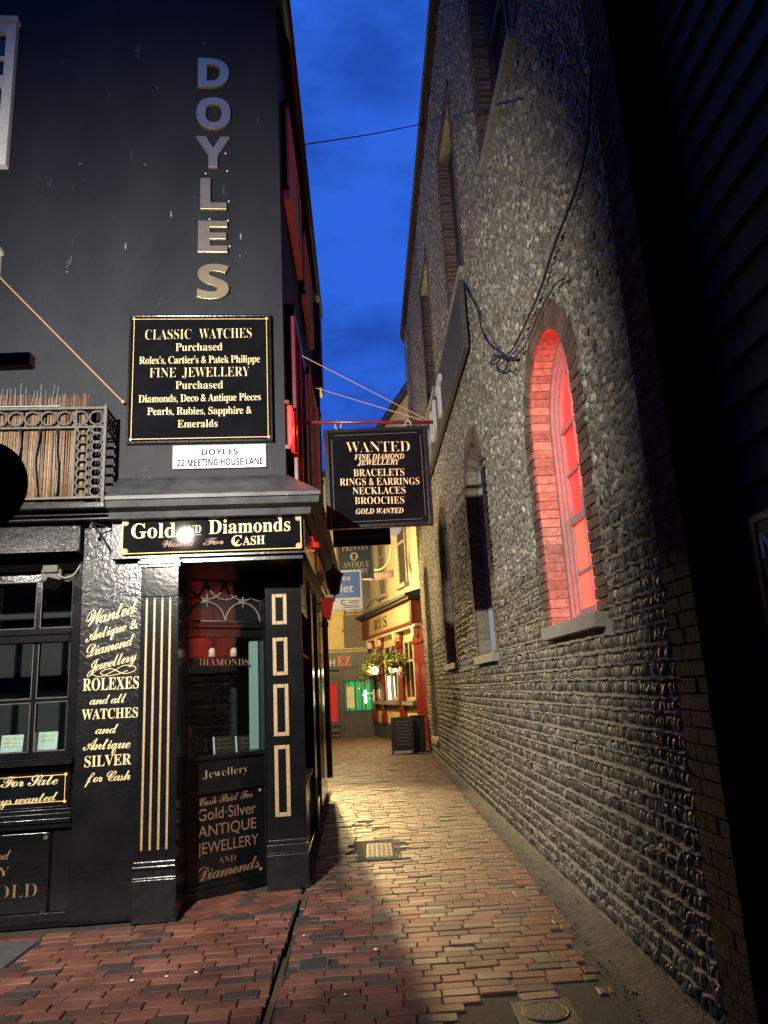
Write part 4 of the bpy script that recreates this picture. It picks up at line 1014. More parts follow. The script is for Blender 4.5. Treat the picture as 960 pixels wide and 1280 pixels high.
# brick dressings: quoins at both ends, eaves course
def wbrick(mb, y0, y1, z0, z1, x0=XW - .012, x1=XW + .10):
    j = lambda: random.uniform(-.004, .004)
    mb.box(x0 + j() * .8, x1, y0 + .005, y1 - .005, z0 + .005, z1 - .005)
b = MB(); z = .0; i = 0
while z < HT - .25:
    l_ = .33
    n_ = 2 if i % 2 else 3
    for q in range(n_): wbrick(b, Y0 + q * l_ / n_, Y0 + (q + 1) * l_ / n_, z, z + .075)
    l_ = .11 if i % 2 else .2
    wbrick(b, Y1 - l_, Y1 + .005, z, z + .075); z += .075; i += 1
for r_ in range(3):
    y = Y0
    while y < Y1 - .1: wbrick(b, y, y + .215, HT - .24 + r_ * .075, HT - .165 + r_ * .075, x0=XW - .03 - .03 * r_); y += .215
b.build('brick_quoin', M['quoinbrick'], flint, fix=False)
b = MB(); b.prism([(XW - .12, HT), (6, HT), (6, HT + .05), (XW - .12, HT + .05)], Y0 - .1, Y1 + .1, ax=1); b.build('roof_edge', M['roof'], flint)
# windows
def surround(mb, yc, hw, zs, zp, rev=.17, flat=False, ring_w=.215):
    z = zs; i = 0
    while z < zp - .01:
        w_ = .215 if i % 2 else .11
        for s_ in (-1, 1):
            if s_ < 0: 
                wbrick(mb, yc - hw - w_, yc - hw, z, z + .075, x1=XW + rev)
                if w_ < .2: wbrick(mb, yc - hw - .215, yc - hw - .11, z, z + .075)
            else:
                wbrick(mb, yc + hw, yc + hw + w_, z, z + .075, x1=XW + rev)
                if w_ < .2: wbrick(mb, yc + hw + .11, yc + hw + .215, z, z + .075)
        z += .075; i += 1
    if flat:
        y = yc - hw - .1
        while y < yc + hw + .08: wbrick(mb, y, y + .07, zp, zp + .22, x1=XW + rev); y += .07
        return
    n = int(PI * (hw + .1) / .078)
    for i in range(n):
        a0 = PI * (i + .05) / n; a1 = PI * (i + .95) / n; jx = random.uniform(-.003, .003)
        v = []
        for x in (XW - .012 + jx, XW + rev):
            for (r, a) in ((hw, a0), (hw + ring_w, a0), (hw + ring_w, a1), (hw, a1)): v.append((x, yc + r * math.cos(a), zp + r * 1.04 * math.sin(a)))
        mb.add(v, [(0, 1, 2, 3), (7, 6, 5, 4), (0, 4, 5, 1), (1, 5, 6, 2), (2, 6, 7, 3), (3, 7, 4, 0)])
def painted_bricks(mb, yc, hw, zs, zp, rev):
    """limewashed faces of the bricks inside the opening"""
    z = zs; x0 = XW + .004; p_ = .007
    while z < zp - .01:
        for s_ in (-1, 1):
            y0, y1 = (yc - hw - .03, yc - hw + p_) if s_ < 0 else (yc + hw - p_, yc + hw + .03)
            j = random.uniform(-.002, .002); mb.box(x0, XW + rev - .002, y0 + j, y1 + j, z + .006, min(z + .069, zp))
        z += .075
    n = int(PI * (hw + .1) / .078)
    for i in range(n):
        a0 = PI * (i + .06) / n; a1 = PI * (i + .94) / n; v = []
        for x in (x0, XW + rev - .002):
            for (r, a) in ((hw - p_, a0), (hw + .03, a0), (hw + .03, a1), (hw - p_, a1)): v.append((x, yc + r * math.cos(a), zp + r * 1.04 * math.sin(a)))
        mb.add(v, [(0, 1, 2, 3), (7, 6, 5, 4), (0, 4, 5, 1), (1, 5, 6, 2), (2, 6, 7, 3), (3, 7, 4, 0)])
def tunnel(mb, pts, x0, x1, skip_bottom=True):
    n = len(pts)
    for i in range(n):
        if i == 0 and skip_bottom: continue
        a, c = pts[i], pts[(i + 1) % n]; mb.quad((x0, *a), (x1, *a), (x1, *c), (x0, *c))
def sweep(mb, pts_o, pts_i, x0, x1):
    n = len(pts_o)
    v = [(x, *p_) for x in (x0, x1) for p_ in pts_o] + [(x, *p_) for x in (x0, x1) for p_ in pts_i]
    f_ = []
    for i in range(n):
        j = (i + 1) % n
        f_ += [(i, j, 2 * n + j, 2 * n + i), (2 * n + i, 2 * n + j, 3 * n + j, 3 * n + i)]
    mb.add(v, f_)
for (yc, hw, zs, zp, kind_) in ARCH:
    fm = {'red': M['greyframe'], 'grey': M['blueframe'], 'dark': M['darkframe'], 'tall': M['blueframe']}[kind_]
    b = MB(); o0 = outline(yc, hw, zs, zp, d=.003)
    d0 = XW + .165
    sweep(b, o0, outline(yc, hw - .045, zs + .045, zp), d0, d0 + .09)
    sweep(b, outline(yc, hw - .045, zs + .045, zp), outline(yc, hw - .085, zs + .08, zp), d0 + .025, d0 + .09)
    sweep(b, outline(yc, hw - .085, zs + .08, zp), outline(yc, hw - .125, zs + .12, zp), d0 + .05, d0 + .09)
    hi = hw - .125; zm = zs + (zp - zs) * .52
    def clip(y): return zp + math.sqrt(max(.0, hi * hi - (y - yc) ** 2)) * 1.04
    b.box(d0 + .045, d0 + .10, yc - hi, yc + hi, zm - .03, zm + .03)
    for y in (yc - hi / 3, yc + hi / 3): b.box(d0 + .06, d0 + .09, y - .012, y + .012, zs + .1, clip(y))
    nb = 4 if kind_ != 'tall' else 7
    for q in range(1, nb):
        zq = zs + (zp - zs) * q / nb * 1.02
        if abs(zq - zm) > .1: b.box(d0 + .06, d0 + .09, yc - hi, yc + hi, zq - .012, zq + .012)
    b.box(d0 + .055, d0 + .09, yc - hi, yc + hi, zp - .012, zp + .012)
    for s_ in (-1, 1):   # gothic bars in the head
        pts = [(d0 + .075, yc + s_ * (hi / 3 - (hi * .95) * (1 - math.cos(a))), zp + hi * 1.0 * math.sin(a)) for a in np.linspace(0, .95, 8)]
        pts = [q for q in pts if abs(q[1] - yc) < hi and q[2] < clip(q[1]) + .01]; b.tube(pts, .013, 5)
    win = b.build('arched_window', fm, flint)
    b = MB(); surround(b, yc, hw, zs, zp); b.build('brick_surround', M['wallbrick'], win, fix=False)
    b = MB(); painted_bricks(b, yc, hw, zs, zp, .163); b.build('painted_reveal', M['limewash'], win)
    b = MB(); tunnel(b, outline(yc, hw + .006, zs, zp), XW + .008, XW + .30); b.build('reveal', M['mortar'], win)
    b = MB(); b.box(XW - .07, XW + .14, yc - hw - .09, yc + hw + .09, zs - .10, zs); b.build('sill', M['sill'], win, bevel=.008)
    pts = outline(yc, hi + .01, zs + .1, zp); tri = tessellate_polygon([[Vector((q[0], q[1], 0)) for q in pts]])
    b = MB(); b.add([(d0 + .085, *q) for q in pts], [tuple(t_) for t_ in tri])
    if kind_ == 'red':
        lo_ = outline(yc, hi + .01, zs + .1, zm, flat=True)
        b.build('pane', M['redpane'], win); b2 = MB(); b2.box(d0 + .080, d0 + .082, yc - hi * .36, yc + hi, zs + .12, zm - .03); b2.box(d0 + .080, d0 + .082, yc - hi, yc - hi * .36, zs + .12, zm - .03); b2.build('curtain', M['peachpane'], win)
    else: b.build('pane', M['darkglass'], win)
lamp('red_window_uplight', 'SPOT', (XW + .09, 4.78, 2.12), 135, (1, .035, .03), (XW + .11, 6.2, 2.9), 100, .3, .03)
lamp('red_window_uplight', 'SPOT', (XW + .09, 4.80, 3.4), 135, (1, .035, .03), (XW + .11, 5.9, 4.0), 120, .3, .03)
for (yc, hw, z0, z1) in RECT:
    b = MB(); ol = outline(yc, hw, z0, z1, flat=True, d=.003)
    sweep(b, ol, outline(yc, hw - .07, z0 + .07, z1 - .07, flat=True), XW + .16, XW + .22)
    b.box(XW + .17, XW + .22, yc - hw, yc + hw, (z0 + z1) / 2 - .03, (z0 + z1) / 2 + .03); b.box(XW + .18, XW + .21, yc - .015, yc + .015, z0, z1)
    win = b.build('upper_window', M['darkframe'], flint)
    b = MB(); surround(b, yc, hw, z0, z1, rev=.17, flat=True); b.build('brick_surround', M['wallbrick'], win, fix=False)
    b = MB(); tunnel(b, outline(yc, hw + .006, z0, z1, flat=True), XW + .008, XW + .28); b.build('reveal', M['mortar'], win)
    b = MB(); b.box(XW - .06, XW + .17, yc - hw - .06, yc + hw + .06, z0 - .09, z0); b.build('sill', M['sill'], win, bevel=.008)
    b = MB(); b.box(XW + .205, XW + .212, yc - hw + .05, yc + hw - .05, z0 + .05, z1 - .05); b.build('pane', M['darkglass'], win)
# long sign board on the flint wall
t = thing('wall_sign', 'long grey fascia board on the flint wall with raised letters OUT', 'sign', at(1.47, 12, 5.72))
b = MB(); b.box(1.40, 1.455, 8.45, 15.6, 5.73, 6.62); b.build('board', M['signgrey'], t, bevel=.006)
b = MB()
for a in ((8.42, 15.63, 5.70, 5.73), (8.42, 15.63, 6.62, 6.65), (8.42, 8.45, 5.73, 6.62), (15.6, 15.63, 5.73, 6.62)): b.box(1.385, 1.455, *a)
b.build('frame', M['iron'], t, bevel=.004)
for ch, ya, yb in (('O', 14.0, 13.2), ('U', 12.75, 12.0), ('T', 11.6, 10.9)):
    b = MB(); place(b, ch, 'SB', Vector((1.40, ya, 5.86)), Vector((1.40, yb, 5.86)), .60, .0, depth=.05); b.build('letter', M['palelet'], t)
# cables
f = lambda px, py: atX(px, py, XW - .05)
b = MB(); b.tube(smooth_pts([f(*q) for q in [(738, 90), (735, 165), (722, 230), (693, 307), (677, 357), (660, 398), (641, 436), (630, 446)]]), .009, 6)
b.tube(smooth_pts([f(*q) for q in [(632, 446), (612, 430), (603, 415), (596, 385), (580, 356)]]), .010, 6)
b.tube(smooth_pts([f(*q) for q in [(628, 444), (610, 415), (594, 380), (580, 354)]]), .005, 6)
b.tube(smooth_pts([f(*q) for q in [(634, 447), (644, 446), (652, 438), (660, 425), (676.7, 385), (695, 355), (706, 349)]]), .006, 6)
b.tube(smooth_pts([f(*q) for q in [(626, 448), (621, 456), (624, 464), (632, 462), (634, 452), (628, 446)]]), .010, 6)
b.tube(smooth_pts([f(*q) for q in [(613, 455), (618, 445), (632, 447), (645, 448)]]), .014, 6)
b.tube(smooth_pts([f(*q) for q in [(637, 462), (641, 466), (645, 461)]]), .007, 6)
p = f(627, 447); o = b.build('cable_bundle', M['cable'], loc=p); tag(o, 'looped black cables knotted on the flint wall left of the red window', 'cable')
b = MB(); q0 = Vector((-.62, 9.6, 8.55 + 0)); q0 = atX(372, 182, -.62); q1 = atX(532, 154, 1.49); q2 = atX(650, 122, 1.45)
b.tube([q0, (q0 + q1) / 2 - Vector((0, 0, .03)), q1], .009, 5); b.tube([q1, q2], .006, 5)
o = b.build('overhead_wire', M['cable'], loc=q0); tag(o, 'thin dark wire crossing the blue sky between the two buildings', 'wire')

# ================================================================== BLACK TIMBER SHOPFRONT (far right)
t = thing('timber_shopfront', 'black weatherboarded shopfront in deep shade at the right edge', 'building', at(1.42, 1, 0))
b = MB(); z = .0
for i in range(30):
    zz0 = .12 + i * .152; b.prism([(1.405, zz0), (1.43, zz0 + .145), (1.5, zz0 + .145), (1.5, zz0)], -1.5, 2.97, ax=1) if False else b.add(
        [(1.40, -1.5, zz0), (1.425, -1.5, zz0 + .143), (1.5, -1.5, zz0 + .143), (1.5, -1.5, zz0), (1.40, 2.97, zz0), (1.425, 2.97, zz0 + .143), (1.5, 2.97, zz0 + .143), (1.5, 2.97, zz0)],
        [(0, 1, 2, 3), (7, 6, 5, 4), (0, 4, 5, 1), (1, 5, 6, 2), (2, 6, 7, 3), (3, 7, 4, 0)])
b.build('weatherboard', M['timber'], t)
b = MB(); b.box(1.46, 4.5, -1.5, 2.95, 0, 8.5); b.build('wall', M['matteblack'], t)
b = MB(); b.box(1.245, 1.55, 2.62, 2.74, 0, 8.5); b.build('shading_post', M['matteblack'], t)  # post added to keep the alley floodlight off the boards
t = thing('poster', 'black poster with red border and white letters on the dark timber wall', 'poster', at(1.38, 2.2, 1.5))
b = MB(); b.box(1.36, 1.398, 1.9, 2.46, 1.45, 2.10); b.build('board', M['blackcard'], t)
b = MB()
for a in ((2.44, 2.47, 1.44, 2.11), (1.89, 1.92, 1.44, 2.11), (1.92, 2.44, 1.44, 1.465), (1.92, 2.44, 2.085, 2.11)): b.box(1.352, 1.398, *a)
b.build('frame', M['maroon'], t)
b = MB(); place(b, 'N', 'SB', Vector((1.36, 2.43, 1.96)), Vector((1.36, 2.33, 1.96)), .085); place(b, 'A', 'SB', Vector((1.36, 2.43, 1.83)), Vector((1.36, 2.33, 1.83)), .085); b.build('lettering', M['white'], t, fix=False)

# ================================================================== PUB at the end on the right
pub = thing('corner_pub', 'cream and red fronted pub with projecting fascia at the far end', 'pub', TP)
b = MB(TP); b.box(-7.2, -.02, .0, 5, 0, 3.2); b.build('wall', M['yellowwall'], pub)
b = MB(TP); b.box(-7.2, .35, .02, 5, 3.2, 10.1); b.build('upper_wall', M['creamwall'], pub)
b = MB(TP); b.add(*slab(Vector((-7.4, -.2, 10.05)), Vector((.4, -.2, 10.05)), Vector((.4, 4, 13)), Vector((-7.4, 4, 13)), .15)); b.build('roof', M['roof'], pub)
b = MB(TP); b.box(-7.2, -.0, -.06, .02, 0, .48); b.build('plinth', M['pubblack'], pub)
for (s0, s1) in ((-.05, .95), (2.3, 2.85), (4.75, 5.05), (6.0, 6.4)):
    b = MB(TP); b.box(-s1, -s0, -.10, .05, .48 if s0 > 1 else 0, 3.2)
    if s0 < 1: b.box(-.52, -.48, -.115, -.09, .1, 2.7)
    b.box(-s1 - .03, -s0 + .03, -.16, .05, 2.75, 2.85); b.box(-s1 - .02, -s0 + .02, -.13, .05, .0 if s0 < 1 else .48, .75)
    b.build('pilaster', M['redpaint'], pub, bevel=.01)
for (s0, s1) in ((1.15, 2.2), (3.05, 4.6), (5.15, 5.9)):
    b = MB(TP)
    for a in ((-s1, -s1 + .09, 1.2, 2.95), (-s0 - .09, -s0, 1.2, 2.95), (-s1, -s0, 2.86, 2.95), (-s1, -s0, 1.2, 1.3), (-s1, -s0, 2.3, 2.35)): b.box(a[0], a[1], -.05, .02, a[2], a[3])
    b.box(-(s0 + s1) / 2 - .03, -(s0 + s1) / 2 + .03, -.04, .02, 1.2, 2.95)
    win = b.build('window', M['creamwall'], pub)
    b = MB(TP); b.box(-s1 + .09, -s0 - .09, -.02, -.004, 1.3, 2.86); b.build('pane', M['darkglass'], win)
    b = MB(TP); b.box(-s1 - .08, -s0 + .08, -.18, .02, 1.08, 1.18); b.build('sill', M['sill'], win)
b = MB(TP); b.box(-6.9, -.25, -.32, .05, 3.28, 3.92); fas = b.build('fascia', M['redpaint'], pub, bevel=.01)
b = MB(TP); b.add([(-5.4, -.335, 3.34), (-.35, -.335, 3.34), (-.35, -.325, 3.88), (-5.4, -.325, 3.88), (-5.4, -.30, 3.34), (-.35, -.30, 3.34), (-.35, -.30, 3.88), (-5.4, -.30, 3.88)], [(0, 1, 2, 3), (4, 7, 6, 5), (0, 4, 5, 1), (1, 5, 6, 2), (2, 6, 7, 3), (3, 7, 4, 0)]); b.build('name_board', M['tanboard'], fas)
b = MB(); place(b, 'RUS', 'B', TP @ Vector((-4.6, -.336, 3.45)), TP @ Vector((-2.9, -.336, 3.45)), .33, .006); b.build('lettering', M['darkiron'], fas, fix=False)
b = MB(TP); b.box(-7.1, -.1, -.42, .05, 3.95, 4.02); b.box(-7.15, -.05, -.52, .05, 4.02, 4.10); b.prism([(-.52, 4.10), (.05, 4.10), (.05, 4.25)], -7.15, -.05, ax=0); b.build('cornice', M['roof'], pub)
b = MB(TP); b.box(-6.9, -.2, -.25, .05, 3.2, 3.28)
for s0 in (.45, 2.55, 4.9, 6.2): b.box(-s0 - .12, -s0 + .12, -.26, .0, 2.95, 3.2)
b.build('console', M['pinkplate'], pub)
for s0 in (1.9, 4.45):
    b = MB(TP)
    for a in ((-s0 - .48, -s0 - .36, 4.6, 7.2), (-s0 + .36, -s0 + .48, 4.6, 7.2), (-s0 - .48, -s0 + .48, 7.1, 7.2), (-s0 - .40, -s0 + .4, 5.85, 5.92)): b.box(a[0], a[1], -.03, .05, a[2], a[3])
    b.box(-s0 - .55, -s0 + .55, -.14, .05, 4.48, 4.6)
    win = b.build('upper_window', M['sill'], pub)
    b = MB(TP); b.box(-s0 - .36, -s0 + .36, .0, .012, 4.6, 7.1); b.build('pane', M['darkglass'], win)
b = MB(TP); b.tube([(-3.2, -.40, 4.2), (-3.4, -.55, 4.35), (-4.4, -.5, 4.3), (-5.2, -.46, 4.25)], .02, 5); b.build('cable', M['cable'], pub)
# pub lamps
t = thing('pub_lamp', 'lit wall lamp glowing between the hanging baskets on the pub', 'lamp', TP @ Matrix.Translation((-4.9, -.1, 2.0)))
b = MB(TP); b.tube([(-4.9, -.1, 1.95), (-4.9, -.30, 1.95), (-4.9, -.30, 2.02)], .015, 6); b.lathe((-4.9, -.30, 2.02), [(.06, 0), (.07, .03)], 10); b.build('bracket', M['darkiron'], t)
b = MB(TP); b.lathe((-4.9, -.30, 2.05), [(.065, 0), (.10, .10), (.095, .20), (.05, .24)], 12); b.build('lamp_shade', M['whitelit'], t, smooth=True)
q = TP @ Vector((-4.9, -.42, 2.2)); lamp('pub_lamp_light', 'POINT', q, 55, (1, .70, .35), radius=.08)
t = thing('door_lamp', 'tall bright white light beside the pub door below the baskets', 'lamp', TP @ Matrix.Translation((-3.95, -.1, 1.0)))
b = MB(TP); b.box(-4.02, -3.88, -.12, -.06, 1.22, 1.95); b.build('lamp_glass', M['whitelit'], t, bevel=.02)
b = MB(TP); b.box(-4.05, -3.85, -.07, -.055, 1.18, 1.99); b.build('frame', M['darkiron'], t)
# hanging baskets
def basket(s0, z, off, label, sc=1.0):
    Tb = TP @ Matrix.Translation((-s0, -off, z)); t = thing('hanging_basket', label, 'basket', Tb, 'hanging baskets on the pub front')
    b = MB(Tb); b.lathe((0, 0, -.16 * sc), [(.05 * sc, 0), (.17 * sc, .06 * sc), (.23 * sc, .16 * sc), (.23 * sc, .19 * sc)], 14); b.build('bowl', M['coir'], t)
    b = MB(Tb)
    for k_ in range(3):
        a = k_ * 2.1; b.tube([(.22 * sc * math.cos(a), .22 * sc * math.sin(a), .03), (0, 0, .55 * sc)], .006, 4)
    b.tube([(0, 0, .55 * sc), (0, .1, .62 * sc), (0, off - .1, .62 * sc)], .012, 5); b.build('chain', M['darkiron'], t)
    b = MB(Tb)
    for i in range(340):
        a = random.uniform(0, 2 * PI); r = .30 * sc * math.sqrt(random.random()); h = random.uniform(-.12, .34) * sc * (1.15 - r / (.42 * sc))
        if random.random() < .25: r = .26 * sc; h = random.uniform(-.34, .05) * sc
        c = Vector((r * math.cos(a), r * math.sin(a), h)); d1 = Vector((random.gauss(0, 1), random.gauss(0, 1), random.gauss(0, .7))).normalized(); d2 = d1.orthogonal().normalized() * .018 * sc; d1 = d1 * .045 * sc
        b.add([c - d1, c + d2, c + d1, c - d2], [(0, 1, 2, 3)])
    tag(b.build('foliage', M['leaf'], t, fix=False), kind='stuff')
basket(5.25, 2.12, .42, 'low hanging basket of trailing leaves farthest along the pub front', 1.2)
basket(4.1, 2.50, .40, 'small hanging basket directly above the lit pub lamp', 1.1)
basket(1.85, 2.30, .42, 'largest looking hanging basket nearest the red corner pilaster', 1.1)

# ================================================================== BUILDING ACROSS THE END
endb = thing('end_building', 'yellow and brown building closing the alley with a dark shopfront', 'building', at(-1.2, 26.4, 0))
YE = 26.4
b = MB(); b.box(-8, .9, YE + .12, YE + 5, 2.3, 9.4); b.build('upper_wall', M['yellowwall'], endb)
b = MB(); b.box(-.80, .9, YE + .02, YE + .12, 2.95, 4.2)
for i in range(5): b.box(-.8 + i * .33, -.78 + i * .33, YE + .0, YE + .03, 2.95, 4.2)
b.box(-.85, .9, YE - .02, YE + .12, 3.62, 3.70); b.build('panelled_bay', M['browntile'], endb)
b = MB(); b.box(-.1, .9, YE + .04, YE + .12, 4.2, 9.4); b.build('dark_bay', M['browntile'], endb)
b = MB(); b.box(-8, .9, YE - .02, YE + .12, 2.9, 2.98); b.box(-8, .9, YE - .10, YE + .12, 2.98, 3.03); b.build('string_course', M['creamwall'], endb)
b = MB(); b.box(-8, .9, YE - .02, YE + .12, 2.30, 2.9); b.build('fascia', M['pubblack'], endb)
b = MB(); b.box(-8, -1.72, YE, YE + .12, 0, 2.3); b.box(-1.02, -.90, YE - .03, YE + .12, 0, 2.3); b.box(-.90, .9, YE, YE + .12, 0, .86); b.box(-.90, .9, YE, YE + .12, 1.92, 2.3); b.box(.32, .9, YE, YE + .12, .86, 1.92)
b.box(-.90, .9, YE - .02, YE, .80, .87); b.box(-.30, -.26, YE - .02, YE, 0, .8); b.box(-1.72, -1.02, YE - .02, YE + .05, 2.0, 2.1); b.box(-1.72, -1.02, YE + .02, YE + .1, 0, .35)
for z in (.1, .25): b.box(-1.7, -1.05, YE - .08 + z * .1, YE + .1, z - .06, z)
b.box(-8, .9, YE + .12, YE + .3, 0, 2.3); b.build('shopfront', M['pubblack'], endb, bevel=.008)
win = None
b = MB()
for a in ((-.90, -.86, .86, 1.92), (.28, .32, .86, 1.92), (-.86, .28, .86, .89), (-.86, .28, 1.89, 1.92), (-.30, -.28, .89, 1.89)): b.box(a[0], a[1], YE - .03, YE + .03, a[2], a[3])
win = b.build('green_window', M['darkframe'], endb)
b = MB(); n_ = 46
vs = []; fs = []
for i in range(n_ + 1):
    x = -.84 + 1.10 * i / n_; yv = YE + .11 + .02 * math.sin(i * 1.35) + .01 * math.sin(i * .5)
    vs += [(x, yv, .88), (x, yv, 1.90)]
for i in range(n_): fs.append((2 * i, 2 * i + 2, 2 * i + 3, 2 * i + 1))
b.add(vs, fs); b.build('curtain', M['greenlit'], win, smooth=True)
b = MB(); b.box(-.16, -.09, YE + .08, YE + .09, 1.12, 1.55); b.build('tube_light', M['whitelit'], win)
for i in range(9): b = MB(); b.lathe((-.35 + .075 * i + .02 * math.sin(i * 5), YE + .09, 1.62 - .05 * i + .12 * math.sin(i * 2.3)), [(.012, -.01), (.012, 0)], 6, axis='y'); b.build('fairy_light', M['whitelit'], win)
b = MB()
for z0, z1 in ((1.34, 1.68), (.98, 1.32)): b.box(-.78, -.52, YE - .04, YE - .031, z0, z1)
b.build('notice', M['paper'], win)
b = MB()
for a in ((-1.70, -1.62, .4, 2.0), (-1.12, -1.04, .4, 2.0), (-1.62, -1.12, 1.85, 2.0), (-1.62, -1.12, .4, .55)): b.box(a[0], a[1], YE + .02, YE + .08, a[2], a[3])
door = b.build('door', M['pubblack'], endb)
b = MB(); vs = []; fs = []
for i in range(31):
    x = -1.62 + .5 * i / 30; vs += [(x, YE + .07 + .015 * math.sin(i * 1.6), .55), (x, YE + .07 + .015 * math.sin(i * 1.6), 1.85)]
for i in range(30): fs.append((2 * i, 2 * i + 2, 2 * i + 3, 2 * i + 1))
b.add(vs, fs); b.build('curtain', M['redcurtain'], door, smooth=True)
b = MB(); b.box(-1.46, -1.38, YE + .03, YE + .04, 1.05, 1.35); b.build('notice', M['paper'], door)
t = thing('shop_sign', 'dark fascia board with white CH and red EZ letters at the alley end', 'sign', at(-1.2, YE - .03, 2.35))
b = MB(); b.box(-3, -.35, YE - .06, YE - .025, 2.36, 2.86); b.build('board', M['blackcard'], t)
f = lambda px, py: atY(px, py, YE - .062)
b = MB(); put(b, 'CH', 'SB', f, (404.5, 833), (419, 832.6), 8.5); b.build('white_lettering', M['white'], t, fix=False)
b = MB(); put(b, 'EZ', 'B', f, (421.7, 832.2), (438.7, 831.7), 11); b.build('red_lettering', M['redletter'], t, fix=False)
b = MB()
for a in ((-.78, -.70, 3.75, 4.95), (.0, .08, 3.75, 4.95), (-.70, .0, 4.87, 4.95), (-.70, .0, 4.25, 4.30), (-.38, -.34, 3.75, 4.9)): b.box(a[0], a[1], YE - .02, YE + .1, a[2], a[3])
win = b.build('upper_window', M['browntile'], endb); b = MB(); b.box(-.70, 0, YE + .04, YE + .05, 3.75, 4.87); b.build('pane', M['creamwall'], win)
b = MB(); b.box(-.12, .25, YE - .05, YE + .05, 3.0, 9.0); b.build('downpipe_recess', M['darkframe'], endb)
b = MB(); b.box(-8.2, 1, YE - .1, YE + 5.2, 9.4, 9.6); b.build('roof', M['roof'], endb)
# left building set back beyond the shop (carries the to let board and the alley lamp)
lb_ = thing('alley_house', 'yellow rendered house set back on the left beyond the shop', 'house', at(-1.7, 18, 0))
b = MB(); b.box(-6, -1.68, 12.9, 26.3, 0, 7.2); b.build('wall', M['yellowwall'], lb_)
b = MB(); b.box(-1.70, -1.64, 13.5, 26, 0, 2.6); b.build('shopfront', M['pubblack'], lb_)
b = MB(); b.box(-6.2, -1.55, 12.8, 26.3, 7.2, 7.35); b.build('roof', M['roof'], lb_)
t = thing('alley_wall_lamp', 'iron floodlight fixed to the yellow house lighting the alley', 'lamp', at(-1.65, 17.9, 5.2))
b = MB(); b.tube([(-1.68, 17.9, 5.35), (-1.34, 17.9, 5.35)], .02, 6); b.build('arm', M['darkiron'], t)
b = MB(); b.prism([(-1.46, 5.28), (-1.18, 5.28), (-1.24, 5.40), (-1.40, 5.40)], 17.95, 18.10, ax=1); b.build('housing', M['darkiron'], t)

# signs hanging down the alley
TL = at(-.6, 18, 3.5); t = thing('estate_sign', 'blue and white to let board projecting over the alley', 'sign', TL)
b = MB(); b.box(-1.30, -.055, 18.0, 18.03, 3.50, 4.48); b.box(-1.3, -.055, 18.0, 18.03, 3.50, 3.51); b.build('board', M['letwhite'], t, bevel=.006)
b = MB(); b.box(-1.25, -.10, 17.992, 18.0, 3.80, 4.43); b.build('blue_panel', M['letblue'], t)
f = lambda px, py: atY(px, py, 17.99)
b = MB(); put(b, 'Offices', 'Q', f, (402, 727), (438, 725.3), 7, offset=.006); put(b, 'to let', 'Q', f, (406, 741), (442, 740), 10.5, offset=.008)
b.build('lettering', M['letwhite'], t, fix=False)
b = MB()
for i, (x0, x1, z) in enumerate(((-.40, -.14, 3.71), (-.40, -.14, 3.665), (-.50, -.16, 3.60), (-.52, -.12, 3.555))): b.box(x0, x1, 17.994, 18.0, z, z + .014)
b.tube([(-.52 + .055 * math.cos(a), 17.994, 3.69 + .055 * math.sin(a)) for a in np.linspace(.8, 5.6, 12)], .011, 5)
b.build('small_print', M['navy'], t)
b = MB(); b.box(-1.66, -1.3, 18.01, 18.02, 4.3, 4.33); b.box(-1.66, -1.3, 18.01, 18.02, 3.6, 3.63); b.build('bracket', M['darkiron'], t)
t = thing('antiques_sign', 'dark green antiques sign with a head silhouette in a white oval', 'sign', at(-.2, 20.2, 4.5))
b = MB(); b.box(-.66, .24, 20.0, 20.05, 4.55, 6.0); b.build('board', M['bottlegreen'], t)
b = MB(); b.box(-.72, -.66, 19.98, 20.06, 4.5, 6.05); b.box(.24, .30, 19.98, 20.06, 4.5, 6.05); b.build('frame', M['sill'], t)
f = lambda px, py: atY(px, py, 19.995)
b = MB(); put(b, 'PRINNYS', 'B', f, (427.5, 689), (460, 687), 7, offset=-.01); put(b, 'ANTIQUE', 'B', f, (429, 710), (462, 708), 7, offset=-.01); put(b, 'GALLERY', 'B', f, (428, 718), (461, 716), 6, offset=-.01)
b.build('lettering', M['white'], t, fix=False)
b = MB(); c_ = f(442.5, 695.5); b.lathe((c_.x, 19.995, c_.z), [(.115, 0), (.115, -.004), (.002, -.004)], 20, axis='y'); b.build('oval', M['white'], t)
b = MB(); b.prism([(c_.x + x * .01, c_.z + z * .01) for x, z in [(-6, -8), (6, -8), (5, -5), (2, -4), (2, -2), (5, -1), (5, 2), (4, 6), (0, 8), (-4, 6), (-5, 1), (-3, -2), (-3, -4), (-6, -6)]], 19.985, 19.989, ax=1); b.build('silhouette', M['darkiron'], t)
b = MB(); b.box(-1.66, .3, 20.0, 20.04, 6.06, 6.10); b.build('bracket', M['darkiron'], t)
t = thing('ring_sign', 'pale yellow oval ring sign with a pink ribbon lettered THE BERNARD', 'sign', at(.42, 21, 4.5))
c0 = (atY(452, 688, 21) + atY(490, 688, 21)) / 2
b = MB(); b.tube([(c0.x + .42 * math.cos(a), 21, c0.z + .05 + .62 * math.sin(a)) for a in np.linspace(0, 2 * PI, 41)[:-1]], .028, 8, closed=True); b.build('ring', M['ringyellow'], t, smooth=True)
zr = c0.z - .87; b = MB(); vs = []; fs = []
for i in range(13):
    u = -1 + i / 6; x = c0.x + u * .46; dz = .05 * u * u + .02 * u
    for yv in (20.985, 21.0): vs += [(x, yv, zr + dz), (x, yv, zr + dz + .22)]
for i in range(12):
    a = i * 4; fs += [(a, a + 4, a + 5, a + 1), (a + 2, a + 3, a + 7, a + 6), (a, a + 2, a + 6, a + 4), (a + 1, a + 5, a + 7, a + 3)]
b.add(vs, fs); b.build('ribbon', M['pinkribbon'], t)
